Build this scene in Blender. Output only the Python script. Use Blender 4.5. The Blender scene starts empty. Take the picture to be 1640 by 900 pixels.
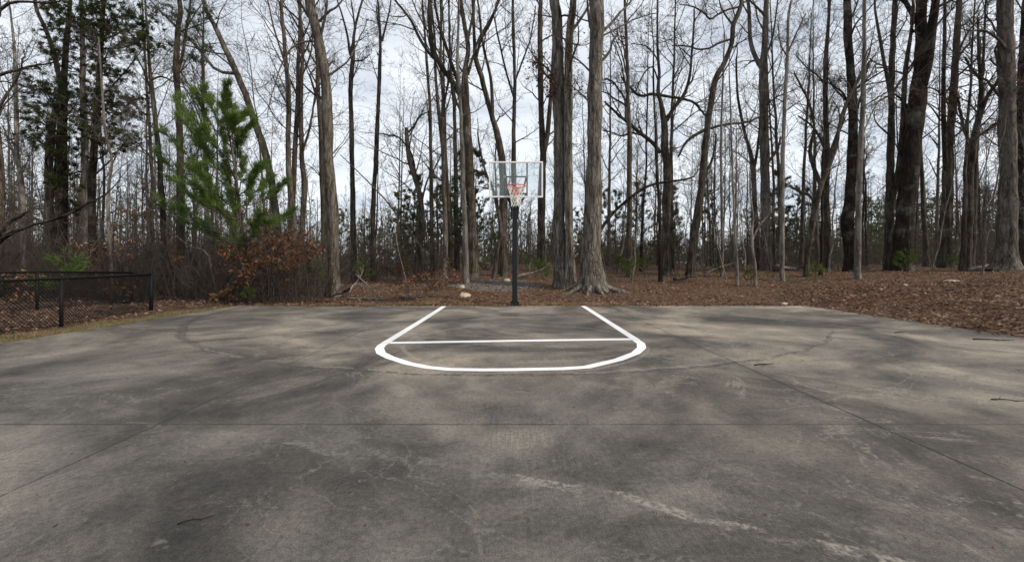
import bpy, math, random
import numpy as np

rad = math.radians
C = bpy.context.scene.collection
scene = bpy.context.scene
RS = np.random.RandomState
CAM_H = 1.17
F = 680.0          # focal length in photo pixels
CX, CY = 818.0, 421.0   # vanishing point of the court

# ---------------------------------------------------------------- camera
cam = bpy.data.cameras.new('camera')
cam_o = bpy.data.objects.new('camera', cam)
C.objects.link(cam_o)
cam.sensor_width = 36.0
cam.lens = F / 1640.0 * 36.0
cam.shift_x = (820.0 - CX) / 1640.0
cam.shift_y = (CY - 450.0) / 1640.0
cam.clip_start = 0.05
cam.clip_end = 2000.0
cam_o.location = (0, 0, CAM_H)
cam_o.rotation_euler = (rad(90), 0, 0)
scene.camera = cam_o

# ---------------------------------------------------------------- sky and sun
SUN_EL, SUN_AZ = 38.0, 114.0       # azimuth clockwise from +Y (view direction)
world = bpy.data.worlds.new('World')
scene.world = world
world.use_nodes = True
wt = world.node_tree
wt.nodes.clear()
def wn(t, **k):
    n = wt.nodes.new(t)
    for a, b in k.items(): setattr(n, a, b)
    return n
sky = wn('ShaderNodeTexSky', sky_type='NISHITA', sun_disc=False)
sky.sun_elevation = rad(SUN_EL); sky.sun_rotation = rad(SUN_AZ)
bg_sky = wn('ShaderNodeBackground'); bg_sky.inputs[1].default_value = 0.10
bg_cl = wn('ShaderNodeBackground'); bg_cl.inputs[1].default_value = 1.30
tc = wn('ShaderNodeTexCoord')
sep = wn('ShaderNodeSeparateXYZ')
wt.links.new(tc.outputs['Generated'], sep.inputs[0])
def wmath(op, a, b=None):
    n = wn('ShaderNodeMath', operation=op)
    for i, v in enumerate((a, b)):
        if v is None: continue
        if isinstance(v, (int, float)): n.inputs[i].default_value = v
        else: wt.links.new(v, n.inputs[i])
    return n.outputs[0]
zz = wmath('ADD', wmath('MAXIMUM', sep.outputs[2], 0.0), 0.16)
comb = wn('ShaderNodeCombineXYZ')
wt.links.new(wmath('DIVIDE', sep.outputs[0], zz), comb.inputs[0])
wt.links.new(wmath('DIVIDE', sep.outputs[1], zz), comb.inputs[1])
cn = wn('ShaderNodeTexNoise'); cn.inputs['Scale'].default_value = 1.25; cn.inputs['Detail'].default_value = 7
cn.inputs['Roughness'].default_value = 0.58; cn.inputs['Distortion'].default_value = 0.5
wt.links.new(comb.outputs[0], cn.inputs['Vector'])
cr = wn('ShaderNodeValToRGB')
cr.color_ramp.elements[0].position = 0.33; cr.color_ramp.elements[0].color = (0.50, 0.55, 0.63, 1)
cr.color_ramp.elements[1].position = 0.66; cr.color_ramp.elements[1].color = (0.92, 0.95, 0.99, 1)
e = cr.color_ramp.elements.new(0.5); e.color = (0.77, 0.81, 0.86, 1)
wt.links.new(cn.outputs['Fac'], cr.inputs[0])
wt.links.new(cr.outputs[0], bg_cl.inputs[0])
wt.links.new(sky.outputs[0], bg_sky.inputs[0])
mx = wn('ShaderNodeMixShader'); mx.inputs[0].default_value = 0.85
wt.links.new(bg_sky.outputs[0], mx.inputs[1]); wt.links.new(bg_cl.outputs[0], mx.inputs[2])
wo = wn('ShaderNodeOutputWorld')
wt.links.new(mx.outputs[0], wo.inputs[0])

sun = bpy.data.lights.new('sun', 'SUN')
sun.energy = 3.6; sun.angle = rad(3.0); sun.color = (1.0, 0.88, 0.72)
sun_o = bpy.data.objects.new('sun', sun); C.objects.link(sun_o)
# light comes from azimuth SUN_AZ: direction to the sun = (sin az, cos az)
sun_o.rotation_euler = (rad(90 - SUN_EL), 0, rad(180 - SUN_AZ))
sun_o.location = (20, -15, 30)

vs = scene.view_settings
vs.view_transform = 'Standard'; vs.look = 'None'; vs.gamma = 1.0; vs.use_curve_mapping = False
vs.exposure = 0.0
scene.cycles.max_bounces = 6
scene.cycles.transparent_max_bounces = 12

# ---------------------------------------------------------------- node helpers
class G:
    def __init__(s, name):
        s.m = bpy.data.materials.new(name); s.m.use_nodes = True
        s.t = s.m.node_tree; s.t.nodes.clear()
        s.out = s.t.nodes.new('ShaderNodeOutputMaterial')
    def n(s, t, **k):
        n = s.t.nodes.new(t)
        for a, b in k.items(): setattr(n, a, b)
        return n
    def set(s, sock, v):
        if hasattr(v, 'default_value') or isinstance(v, bpy.types.NodeSocket): s.t.links.new(v, sock)
        else: sock.default_value = v
    def math(s, op, a, b=0.0, c=None, clamp=False):
        n = s.n('ShaderNodeMath', operation=op, use_clamp=clamp)
        s.set(n.inputs[0], a); s.set(n.inputs[1], b)
        if c is not None: s.set(n.inputs[2], c)
        return n.outputs[0]
    def noise(s, vec, scale, detail=4, rough=0.55, dist=0.0):
        n = s.n('ShaderNodeTexNoise')
        if vec is not None: s.set(n.inputs['Vector'], vec)
        n.inputs['Scale'].default_value = scale; n.inputs['Detail'].default_value = detail
        n.inputs['Roughness'].default_value = rough; n.inputs['Distortion'].default_value = dist
        return n.outputs['Fac']
    def mapping(s, vec, scale=(1, 1, 1), loc=(0, 0, 0), rot=(0, 0, 0)):
        n = s.n('ShaderNodeMapping'); s.set(n.inputs[0], vec)
        n.inputs['Scale'].default_value = scale; n.inputs['Location'].default_value = loc; n.inputs['Rotation'].default_value = rot
        return n.outputs[0]
    def ramp(s, fac, stops, interp='LINEAR'):
        n = s.n('ShaderNodeValToRGB'); n.color_ramp.interpolation = interp
        el = n.color_ramp.elements
        while len(el) < len(stops): el.new(0.5)
        for e, (p, c) in zip(el, stops):
            e.position = p; e.color = (*c, 1) if len(c) == 3 else c
        s.set(n.inputs[0], fac); return n.outputs[0]
    def mr(s, v, a, b, c=0.0, d=1.0, smooth=True):
        n = s.n('ShaderNodeMapRange', interpolation_type='SMOOTHSTEP' if smooth else 'LINEAR')
        s.set(n.inputs[0], v); n.inputs[1].default_value = a; n.inputs[2].default_value = b
        n.inputs[3].default_value = c; n.inputs[4].default_value = d
        return n.outputs[0]
    def mix(s, f, a, b, mode='MIX'):
        n = s.n('ShaderNodeMix', data_type='RGBA', blend_type=mode)
        s.set(n.inputs[0], f)
        for i, v in ((6, a), (7, b)):
            s.set(n.inputs[i], (*v, 1) if isinstance(v, tuple) and len(v) == 3 else v)
        return n.outputs[2]
    def bump(s, h, strength, dist):
        n = s.n('ShaderNodeBump'); s.set(n.inputs['Height'], h)
        n.inputs['Strength'].default_value = strength; n.inputs['Distance'].default_value = dist
        return n.outputs[0]
    def bsdf(s, col, rough=0.8, normal=None, spec=0.3, metal=0.0):
        b = s.n('ShaderNodeBsdfPrincipled')
        s.set(b.inputs['Base Color'], (*col, 1) if isinstance(col, tuple) and len(col) == 3 else col)
        s.set(b.inputs['Roughness'], rough); b.inputs['Specular IOR Level'].default_value = spec
        b.inputs['Metallic'].default_value = metal
        if normal is not None: s.set(b.inputs['Normal'], normal)
        s.t.links.new(b.outputs[0], s.out.inputs[0]); return b
    def pos(s): return s.n('ShaderNodeNewGeometry').outputs['Position']
    def objc(s): return s.n('ShaderNodeTexCoord').outputs['Object']
    def rnd(s): return s.n('ShaderNodeObjectInfo').outputs['Random']
    def isl(s): return s.n('ShaderNodeNewGeometry').outputs['Random Per Island']

def bark_mat(name, dark, mid, light, scale=9.0, lichen=(0.20, 0.20, 0.18), lich=0.35, bump=0.9):
    g = G(name); o = g.objc()
    v = g.mapping(o, (1, 1, 0.16))
    a = g.noise(v, scale, 6, 0.65, 0.6)
    b = g.noise(o, 1.3, 3, 0.6)
    f = g.noise(g.mapping(o, (1, 1, 0.5)), 45, 3, 0.6)
    vo = g.n('ShaderNodeTexVoronoi', feature='DISTANCE_TO_EDGE'); vo.inputs['Scale'].default_value = scale * 0.9
    wv = g.n('ShaderNodeVectorMath', operation='ADD'); g.set(wv.inputs[0], g.mapping(o, (1, 1, 0.15)))
    nv = g.n('ShaderNodeTexNoise'); nv.inputs['Scale'].default_value = 3.5; g.set(nv.inputs['Vector'], o)
    sc_ = g.n('ShaderNodeVectorMath', operation='SCALE'); g.set(sc_.inputs[0], nv.outputs['Color']); sc_.inputs[3].default_value = 0.16
    g.set(wv.inputs[1], sc_.outputs[0]); g.set(vo.inputs['Vector'], wv.outputs[0])
    crack = g.mr(vo.outputs['Distance'], 0.0, 0.16)
    col = g.ramp(a, [(0.36, dark), (0.5, mid), (0.68, light)])
    col = g.mix(g.math('MULTIPLY', g.mr(b, 0.5, 0.66), lich), col, lichen)
    col = g.mix(0.5, col, g.mix(f, (0.55, 0.55, 0.55), (1.4, 1.4, 1.4)), 'MULTIPLY')
    col = g.mix(1.0, col, g.ramp(g.rnd(), [(0, (0.8, 0.8, 0.8)), (1, (1.2, 1.17, 1.12))]), 'MULTIPLY')
    col = g.mix(1.0, col, g.mix(crack, (0.68, 0.66, 0.64), (1.08, 1.08, 1.08)), 'MULTIPLY')
    h = g.math('ADD', g.math('ADD', g.math('MULTIPLY', a, 0.7), g.math('MULTIPLY', crack, 0.3)), g.math('MULTIPLY', f, 0.25))
    g.bsdf(col, 0.92, g.bump(h, bump, 0.05), spec=0.15)
    return g.m

M = {}
M['bark_grey'] = bark_mat('bark_grey', (0.040, 0.034, 0.029), (0.100, 0.088, 0.075), (0.190, 0.171, 0.150))
M['bark_oak'] = bark_mat('bark_oak', (0.045, 0.039, 0.033), (0.130, 0.116, 0.100), (0.265, 0.242, 0.215), 11.0, (0.20, 0.20, 0.18), 0.4, 1.0)
M['bark_brown'] = bark_mat('bark_brown', (0.024, 0.019, 0.015), (0.060, 0.050, 0.041), (0.120, 0.102, 0.085))
M['bark_dark'] = bark_mat('bark_dark', (0.009, 0.007, 0.006), (0.021, 0.016, 0.013), (0.045, 0.034, 0.027))
M['bark_pale'] = bark_mat('bark_pale', (0.085, 0.076, 0.066), (0.175, 0.160, 0.142), (0.29, 0.272, 0.248), 7.0, (0.15, 0.15, 0.13), 0.5, 0.5)
def plain(name, col, rough=0.9, var=0.25, spec=0.15, scale=6.0):
    g = G(name)
    a = g.noise(g.objc(), scale, 3)
    c = g.mix(a, tuple(x * (1 - var) for x in col), tuple(x * (1 + var) for x in col))
    c = g.mix(1.0, c, g.ramp(g.rnd(), [(0, (0.82, 0.82, 0.82)), (1, (1.18, 1.18, 1.18))]), 'MULTIPLY')
    g.bsdf(c, rough, None, spec); return g.m
M['twig'] = plain('twig_bark', (0.062, 0.051, 0.043))
M['twig_grey'] = plain('twig_grey_bark', (0.115, 0.100, 0.088))
M['twig_dark'] = plain('twig_dark_bark', (0.05, 0.040, 0.033))
def leafy(name, cols, rough=0.7, trans=0.25):
    g = G(name)
    c = g.ramp(g.isl(), [(i / (len(cols) - 1), cc) for i, cc in enumerate(cols)])
    c = g.mix(1.0, c, g.ramp(g.noise(g.objc(), 2.0, 2), [(0.3, (0.7, 0.7, 0.7)), (0.7, (1.25, 1.25, 1.25))]), 'MULTIPLY')
    d = g.n('ShaderNodeBsdfDiffuse'); g.set(d.inputs[0], c)
    t = g.n('ShaderNodeBsdfTranslucent'); g.set(t.inputs[0], c)
    m = g.n('ShaderNodeMixShader'); m.inputs[0].default_value = trans
    g.t.links.new(d.outputs[0], m.inputs[1]); g.t.links.new(t.outputs[0], m.inputs[2])
    g.t.links.new(m.outputs[0], g.out.inputs[0]); return g.m
M['pine_needle'] = leafy('pine_needles', [(0.030, 0.075, 0.022), (0.055, 0.125, 0.035), (0.085, 0.165, 0.05)])
M['young_needle'] = leafy('young_pine_needles', [(0.060, 0.096, 0.028), (0.110, 0.168, 0.046), (0.175, 0.240, 0.072)])
M['far_needle'] = leafy('far_pine_needles', [(0.046, 0.060, 0.030), (0.074, 0.090, 0.045), (0.110, 0.122, 0.066)])
M['cedar_spray'] = leafy('cedar_sprays', [(0.030, 0.040, 0.017), (0.052, 0.066, 0.028), (0.085, 0.098, 0.044)])
M['lime_needle'] = leafy('lime_needles', [(0.06, 0.10, 0.025), (0.10, 0.15, 0.035), (0.15, 0.20, 0.05)])
M['rust_leaf'] = leafy('rust_leaves', [(0.085, 0.038, 0.023), (0.155, 0.072, 0.040), (0.26, 0.145, 0.088), (0.115, 0.050, 0.030)])
M['tan_leaf'] = leafy('tan_leaves', [(0.16, 0.075, 0.04), (0.28, 0.15, 0.085), (0.36, 0.22, 0.14)])
M['litter'] = leafy('leaf_litter', [(0.095, 0.058, 0.042), (0.165, 0.103, 0.073), (0.24, 0.165, 0.12), (0.14, 0.080, 0.055), (0.32, 0.235, 0.18), (0.115, 0.070, 0.050), (0.22, 0.16, 0.122)], trans=0.1)
M['straw'] = leafy('pine_straw', [(0.24, 0.145, 0.075), (0.34, 0.225, 0.12), (0.42, 0.30, 0.18)], trans=0.1)
M['grass'] = leafy('dry_grass', [(0.28, 0.22, 0.13), (0.36, 0.29, 0.17), (0.13, 0.15, 0.06), (0.22, 0.18, 0.10)])

def simple(name, col, rough=0.5, spec=0.4, metal=0.0, var=0.12, scale=14.0):
    g = G(name); a = g.noise(g.objc(), scale, 4)
    c = g.mix(a, tuple(x * (1 - var) for x in col), tuple(min(1, x * (1 + var)) for x in col))
    g.bsdf(c, rough, None, spec, metal); return g.m
M['pole'] = simple('pole_black_paint', (0.008, 0.011, 0.014), 0.45, 0.3)
M['board_white'] = simple('board_frame_white', (0.80, 0.80, 0.79), 0.4)
M['rim'] = simple('rim_orange_paint', (0.70, 0.11, 0.03), 0.45)
M['net'] = simple('net_cord', (0.78, 0.76, 0.72), 0.9)
M['steel'] = simple('bolt_steel', (0.30, 0.30, 0.30), 0.4, 0.5, 0.8)
M['fence'] = simple('fence_black_vinyl', (0.008, 0.008, 0.009), 0.6, 0.15)
M['rock'] = None
g = G('pale_stone'); a = g.noise(g.objc(), 5, 6, 0.6); b = g.noise(g.objc(), 40, 3)
g.bsdf(g.mix(0.4, g.ramp(a, [(0.3, (0.20, 0.16, 0.11)), (0.55, (0.42, 0.36, 0.27)), (0.75, (0.52, 0.47, 0.39))]), g.mix(b, (0.5, 0.5, 0.5), (1.4, 1.4, 1.4)), 'MULTIPLY'), 0.9, g.bump(a, 0.6, 0.05))
M['rock'] = g.m
g = G('clear_acrylic')
tr = g.n('ShaderNodeBsdfTransparent'); tr.inputs[0].default_value = (0.955, 0.98, 0.98, 1)
gl = g.n('ShaderNodeBsdfGlossy'); gl.inputs['Roughness'].default_value = 0.03; gl.inputs[0].default_value = (0.9, 0.95, 0.97, 1)
fr = g.n('ShaderNodeFresnel'); fr.inputs[0].default_value = 1.45
ms = g.n('ShaderNodeMixShader')
g.t.links.new(g.math('MULTIPLY', fr.outputs[0], 0.8, clamp=True), ms.inputs[0])
g.t.links.new(tr.outputs[0], ms.inputs[1]); g.t.links.new(gl.outputs[0], ms.inputs[2])
du = g.n('ShaderNodeBsdfTranslucent'); du.inputs[0].default_value = (0.82, 0.93, 0.91, 1)
d2 = g.n('ShaderNodeBsdfDiffuse'); d2.inputs[0].default_value = (0.82, 0.93, 0.91, 1)
m2 = g.n('ShaderNodeMixShader'); m2.inputs[0].default_value = 0.5
g.t.links.new(du.outputs[0], m2.inputs[1]); g.t.links.new(d2.outputs[0], m2.inputs[2])
m3 = g.n('ShaderNodeMixShader'); g.set(m3.inputs[0], g.mr(g.noise(g.objc(), 3.0, 4), 0.3, 0.7, 0.06, 0.11))
g.t.links.new(ms.outputs[0], m3.inputs[1]); g.t.links.new(m2.outputs[0], m3.inputs[2])
g.t.links.new(m3.outputs[0], g.out.inputs[0]); M['glass'] = g.m

# ---------------- concrete
g = G('stained_concrete'); P = g.pos()
sx = g.n('ShaderNodeSeparateXYZ'); g.set(sx.inputs[0], P); X, Y = sx.outputs[0], sx.outputs[1]
big = g.noise(P, 0.42, 8, 0.62, 0.8)
mid = g.noise(P, 1.7, 8, 0.66, 0.5)
fine = g.noise(P, 34, 5, 0.7)
grit = g.noise(P, 150, 2, 0.6)
broom = g.noise(g.mapping(P, (150, 3.0, 1)), 1.0, 2, 0.5)
col = g.ramp(big, [(0.35, (0.050, 0.046, 0.041)), (0.44, (0.096, 0.086, 0.075)), (0.53, (0.172, 0.153, 0.129)), (0.64, (0.275, 0.240, 0.197))])
col = g.mix(0.85, col, g.ramp(mid, [(0.3, (0.50, 0.51, 0.53)), (0.5, (1, 1, 1)), (0.7, (1.38, 1.35, 1.30))]), 'MULTIPLY')
col = g.mix(0.7, col, g.ramp(fine, [(0.32, (0.55, 0.55, 0.56)), (0.68, (1.45, 1.44, 1.42))]), 'MULTIPLY')
col = g.mix(0.75, col, g.ramp(grit, [(0.3, (0.45, 0.45, 0.45)), (0.7, (1.55, 1.55, 1.55))]), 'MULTIPLY')
spot = g.noise(g.mapping(P, (1, 1, 1), (7.0, 3.0, 0)), 5.5, 6, 0.7)
col = g.mix(g.math('MULTIPLY', g.mr(spot, 0.60, 0.72), 0.55), col, (0.26, 0.235, 0.20))
col = g.mix(g.math('MULTIPLY', g.mr(spot, 0.40, 0.30), 0.55), col, (0.05, 0.048, 0.045))
bm_ = g.mr(g.noise(P, 0.55, 3), 0.42, 0.62)
col = g.mix(g.math('MULTIPLY', bm_, 0.6), col, g.ramp(broom, [(0.3, (0.62, 0.62, 0.62)), (0.7, (1.38, 1.36, 1.32))]), 'MULTIPLY')
# pale spidery water lines and scratches
def contour(scale, dist, w, lo, hi, amt, c, seed):
    global col
    v = g.mapping(P, (1, 1, 1), (seed, seed * 0.7, 0))
    n_ = g.noise(v, scale, 5, 0.55, dist)
    line = g.mr(g.math('ABSOLUTE', g.math('SUBTRACT', n_, 0.5)), 0.0, w, 1.0, 0.0)
    m_ = g.mr(g.noise(v, scale * 0.8, 3), lo, hi)
    br = g.mr(g.noise(v, 38, 5, 0.7), 0.42, 0.60)
    col = g.mix(g.math('MULTIPLY', g.math('MULTIPLY', line, m_), g.math('MULTIPLY', br, amt)), col, c)
contour(0.8, 0.9, 0.014, 0.45, 0.58, 0.60, (0.30, 0.275, 0.235), 3.1)
contour(0.35, 1.8, 0.006, 0.42, 0.55, 0.55, (0.30, 0.275, 0.235), 63.0)
contour(2.6, 0.8, 0.014, 0.52, 0.62, 0.45, (0.29, 0.27, 0.24), 29.0)
contour(1.7, 0.6, 0.012, 0.48, 0.60, 0.5, (0.30, 0.28, 0.245), 17.7)
contour(0.6, 1.4, 0.02, 0.5, 0.66, 0.6, (0.055, 0.053, 0.05), 41.3)
# worn remains of older painted curves
def ring(cx, cy, r, w, amt, c, thr, wob, x0, x1, f=5.0):
    global col
    dx = g.math('SUBTRACT', X, cx); dy = g.math('SUBTRACT', Y, cy)
    d = g.math('SQRT', g.math('ADD', g.math('MULTIPLY', dx, dx), g.math('MULTIPLY', dy, dy)))
    d = g.math('ADD', g.math('SUBTRACT', d, r), g.math('MULTIPLY', g.math('SUBTRACT', g.noise(P, 1.4, 3), 0.5), wob))
    m_ = g.mr(g.math('ABSOLUTE', d), w * 0.55, w, 1.0, 0.0)
    br = g.math('MULTIPLY', g.mr(g.noise(P, f * 0.45, 5, 0.7), thr - 0.06, thr + 0.04), g.mr(g.noise(P, f * 5, 5, 0.7), 0.40, 0.58))
    rng = g.math('MULTIPLY', g.mr(X, x0, x0 + 0.5), g.mr(X, x1 - 0.5, x1, 1.0, 0.0))
    col = g.mix(g.math('MULTIPLY', g.math('MULTIPLY', m_, br), g.math('MULTIPLY', rng, amt)), col, c)
ring(-0.1, 11.45, 6.95, 0.085, 0.95, (0.050, 0.047, 0.044), 0.40, 0.25, -7.5, -3.4)
ring(-0.1, 11.45, 6.95, 0.04, 0.38, (0.36, 0.33, 0.28), 0.49, 0.28, -4.6, 3.2, 6.0)
ring(-0.1, 11.45, 7.03, 0.045, 0.85, (0.050, 0.047, 0.044), 0.40, 0.35, -3.0, 5.8, 3.0)
ring(-4.9, -10.2, 13.46, 0.045, 0.80, (0.42, 0.37, 0.30), 0.48, 0.30, -0.35, 2.4, 8.0)
ring(-4.9, -10.2, 13.44, 0.09, 0.35, (0.34, 0.305, 0.25), 0.54, 0.4, -0.35, 2.4, 14.0)
ring(-4.9, -10.2, 13.43, 0.05, 0.55, (0.33, 0.30, 0.25), 0.53, 0.3, -3.2, 0.6, 7.0)
ring(0.2, 6.3, 1.74, 0.04, 0.6, (0.32, 0.29, 0.25), 0.42, 0.1, -2.0, 2.2, 6.0)
# dirt along the control joints
def joint(ax, c0):
    global col
    m_ = g.mr(g.math('ABSOLUTE', g.math('SUBTRACT', ax, c0)), 0.002, 0.016, 1.0, 0.0)
    col = g.mix(g.math('MULTIPLY', m_, g.math('MULTIPLY', g.mr(g.noise(P, 2.5, 4), 0.30, 0.55, 0.35, 1.0), 0.75)), col, (0.05, 0.048, 0.045))
joint(X, -2.56); joint(X, 2.64); joint(Y, 3.08); joint(Y, 7.2)
hgt = g.math('ADD', g.math('MULTIPLY', fine, 0.5), g.math('ADD', g.math('MULTIPLY', grit, 0.4), g.math('MULTIPLY', broom, 0.5)))
g.bsdf(col, 0.78, g.bump(hgt, 0.35, 0.006), spec=0.25)
M['concrete'] = g.m
g = G('court_paint'); P = g.pos()
w_ = g.mr(g.noise(P, 26, 6, 0.7), 0.26, 0.42)
g.bsdf(g.mix(w_, (0.50, 0.48, 0.45), g.mix(g.noise(P, 3.0, 4), (0.80, 0.80, 0.79), (0.88, 0.88, 0.88))), 0.55, g.bump(g.noise(P, 90, 3), 0.2, 0.003))
M['paint'] = g.m
# ---------------- forest floor
g = G('forest_floor'); P = g.pos()
sx = g.n('ShaderNodeSeparateXYZ'); g.set(sx.inputs[0], P)
a = g.noise(P, 0.5, 6, 0.6); b = g.noise(P, 7, 6, 0.75); c_ = g.noise(P, 30, 4, 0.7)
col = g.ramp(b, [(0.32, (0.042, 0.028, 0.021)), (0.5, (0.098, 0.062, 0.044)), (0.68, (0.17, 0.115, 0.083))])
col = g.mix(g.mr(a, 0.5, 0.68), col, (0.10, 0.050, 0.030))
col = g.mix(0.8, col, g.ramp(c_, [(0.3, (0.5, 0.5, 0.5)), (0.7, (1.5, 1.45, 1.4))]), 'MULTIPLY')
# bare grey gravelly ground just behind the hoop
ex = g.math('DIVIDE', g.math('SUBTRACT', sx.outputs[0], -0.6), 1.7); ey = g.math('DIVIDE', g.math('SUBTRACT', sx.outputs[1], 15.2), 1.3)
el = g.math('ADD', g.math('MULTIPLY', ex, ex), g.math('MULTIPLY', ey, ey))
gm = g.mr(g.math('ADD', el, g.math('MULTIPLY', g.math('SUBTRACT', b, 0.5), 1.2)), 0.5, 1.3, 1.0, 0.0)
col = g.mix(g.math('MULTIPLY', gm, 0.7), col, g.ramp(c_, [(0.3, (0.06, 0.054, 0.048)), (0.7, (0.16, 0.146, 0.13))]))
g.bsdf(col, 0.95, g.bump(g.math('ADD', b, g.math('MULTIPLY', c_, 0.5)), 0.8, 0.06), spec=0.1)
M['floor'] = g.m

# ---------------------------------------------------------------- mesh helpers
class Buf:
    def __init__(s): s.V = []; s.Q = []; s.T = []; s.n = 0
    def add(s, V, Q=None, T=None):
        V = np.asarray(V, np.float32).reshape(-1, 3)
        if Q is not None and len(Q): s.Q.append(np.asarray(Q, np.int64).reshape(-1, 4) + s.n)
        if T is not None and len(T): s.T.append(np.asarray(T, np.int64).reshape(-1, 3) + s.n)
        s.V.append(V); s.n += len(V)
    def mesh(s, name, mat, smooth=True, origin=None):
        V = np.concatenate(s.V) if s.V else np.zeros((0, 3), np.float32)
        if origin is not None: V = V - np.asarray(origin, np.float32)
        Q = np.concatenate(s.Q) if s.Q else np.zeros((0, 4), np.int64)
        T = np.concatenate(s.T) if s.T else np.zeros((0, 3), np.int64)
        me = bpy.data.meshes.new(name)
        me.vertices.add(len(V)); me.vertices.foreach_set('co', V.astype(np.float32).ravel())
        nl = Q.size + T.size; npol = len(Q) + len(T)
        me.loops.add(nl); me.polygons.add(npol)
        me.loops.foreach_set('vertex_index', np.concatenate([Q.ravel(), T.ravel()]).astype(np.int32))
        ls = np.concatenate([np.arange(len(Q)) * 4, Q.size + np.arange(len(T)) * 3]).astype(np.int32)
        me.polygons.foreach_set('loop_start', ls)
        me.polygons.foreach_set('use_smooth', np.full(npol, bool(smooth)))
        me.update(calc_edges=True); me.validate()
        me.materials.append(mat)
        return me

def obj(name, buf, mat, parent=None, smooth=True, loc=None):
    """one mesh object; with a parent the geometry is already local to that parent"""
    me = buf.mesh(name, mat, smooth) if isinstance(buf, Buf) else buf
    o = bpy.data.objects.new(name, me); C.objects.link(o)
    if loc is not None: o.location = loc
    if parent is not None: o.parent = parent
    return o
def tag(o, label=None, cat=None, group=None, kind=None):
    if label: o['label'] = label
    if cat: o['category'] = cat
    if group: o['group'] = group
    if kind: o['kind'] = kind
    return o
def thing(name, label, cat, loc=(0, 0, 0), group=None):
    o = bpy.data.objects.new(name, None); C.objects.link(o)
    o.location = loc; o.empty_display_size = 0.2
    return tag(o, label, cat, group)
def copy_thing(root, loc, rotz=0.0, scale=1.0, label=None, group=None):
    r = root.copy(); C.objects.link(r); r.location = loc
    r.rotation_euler = (0, 0, rotz); r.scale = (scale, scale, scale) if not isinstance(scale, tuple) else scale
    if label: r['label'] = label
    if group: r['group'] = group
    for ch in list(root.children):
        c = ch.copy(); C.objects.link(c); c.parent = r
        for gch in ch.children:
            d = gch.copy(); C.objects.link(d); d.parent = c
    return r

def box(b, c, s, rot=None):
    x, y, z = (v / 2 for v in s)
    V = np.array([[-x, -y, -z], [x, -y, -z], [x, y, -z], [-x, y, -z], [-x, -y, z], [x, -y, z], [x, y, z], [-x, y, z]])
    if rot is not None: V = V @ np.asarray(rot).T
    b.add(V + np.asarray(c), [[0, 3, 2, 1], [4, 5, 6, 7], [0, 1, 5, 4], [1, 2, 6, 5], [2, 3, 7, 6], [3, 0, 4, 7]])
def bevel_box(b, c, s, bv=0.006):
    """box with chamfered top and vertical edges"""
    x, y, z = (v / 2 for v in s)
    def ringp(x, y, k): return [[-x + k, -y], [x - k, -y], [x, -y + k], [x, y - k], [x - k, y], [-x + k, y], [-x, y - k], [-x, -y + k]]
    V = [[p[0], p[1], -z] for p in ringp(x, y, bv)] + [[p[0], p[1], z - bv] for p in ringp(x, y, bv)] + [[p[0], p[1], z] for p in ringp(x - bv, y - bv, bv)]
    Q = []
    for l in range(2):
        for i in range(8): Q.append([l * 8 + i, l * 8 + (i + 1) % 8, l * 8 + 8 + (i + 1) % 8, l * 8 + 8 + i])
    Q += [[16, 17, 18, 19], [16, 19, 20, 23], [20, 21, 22, 23]]
    b.add(np.array(V) + np.asarray(c), Q)

def norm(v): return v / (np.linalg.norm(v, axis=-1, keepdims=True) + 1e-9)
def tube(b, P, R, k, mod=None, cap=False):
    """P [B,n,3], R [B,n]: B tubes of n rings with k sides"""
    P = np.asarray(P, float); R = np.asarray(R, float)
    if P.ndim == 2: P, R = P[None], R[None]
    B, n = R.shape
    T = norm(np.gradient(P, axis=1))
    mt = np.abs(T).mean(axis=1); ax = np.argmin(mt, axis=1)
    ref = np.eye(3)[ax][:, None, :]
    N = norm(ref - (T * ref).sum(-1, keepdims=True) * T); Bn = np.cross(T, N)
    th = np.arange(k) * 2 * np.pi / k
    rr = R[:, :, None] * np.ones(k)
    if mod is not None: rr = rr * mod
    V = P[:, :, None, :] + rr[..., None] * (np.cos(th)[None, None, :, None] * N[:, :, None, :] + np.sin(th)[None, None, :, None] * Bn[:, :, None, :])
    idx = np.arange(B * n * k).reshape(B, n, k)
    i0 = idx[:, :-1, :]; i1 = idx[:, 1:, :]
    Q = np.stack([i0, np.roll(i0, -1, 2), np.roll(i1, -1, 2), i1], -1).reshape(-1, 4)
    Tt = None
    V = V.reshape(-1, 3)
    if cap:
        base = len(V); V = np.concatenate([V, P[:, 0], P[:, -1]]); Tt = []
        for q in range(B):
            for i in range(k):
                Tt.append([base + q, idx[q, 0, (i + 1) % k], idx[q, 0, i]])
                Tt.append([base + B + q, idx[q, -1, i], idx[q, -1, (i + 1) % k]])
    b.add(V, Q, Tt)
def rod(b, p0, p1, r, k=8):
    tube(b, np.array([p0, p1], float), np.array([r, r]), k, cap=True)

def resample(pts, n):
    pts = np.asarray(pts, float)
    # Catmull-Rom through the points, then even spacing
    q = np.vstack([2 * pts[0] - pts[1], pts, 2 * pts[-1] - pts[-2]])
    out = []
    for i in range(1, len(q) - 2):
        t = np.linspace(0, 1, 12, endpoint=False)[:, None]
        a, b_, c, d = q[i - 1], q[i], q[i + 1], q[i + 2]
        out.append(0.5 * (2 * b_ + (c - a) * t + (2 * a - 5 * b_ + 4 * c - d) * t ** 2 + (3 * b_ - a - 3 * c + d) * t ** 3))
    out.append(pts[-1:]); out = np.vstack(out)
    s = np.concatenate([[0], np.cumsum(np.linalg.norm(np.diff(out[:, :3], axis=0), axis=1))])
    u = np.linspace(0, s[-1], n)
    return np.stack([np.interp(u, s, out[:, j]) for j in range(out.shape[1])], 1)

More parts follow.
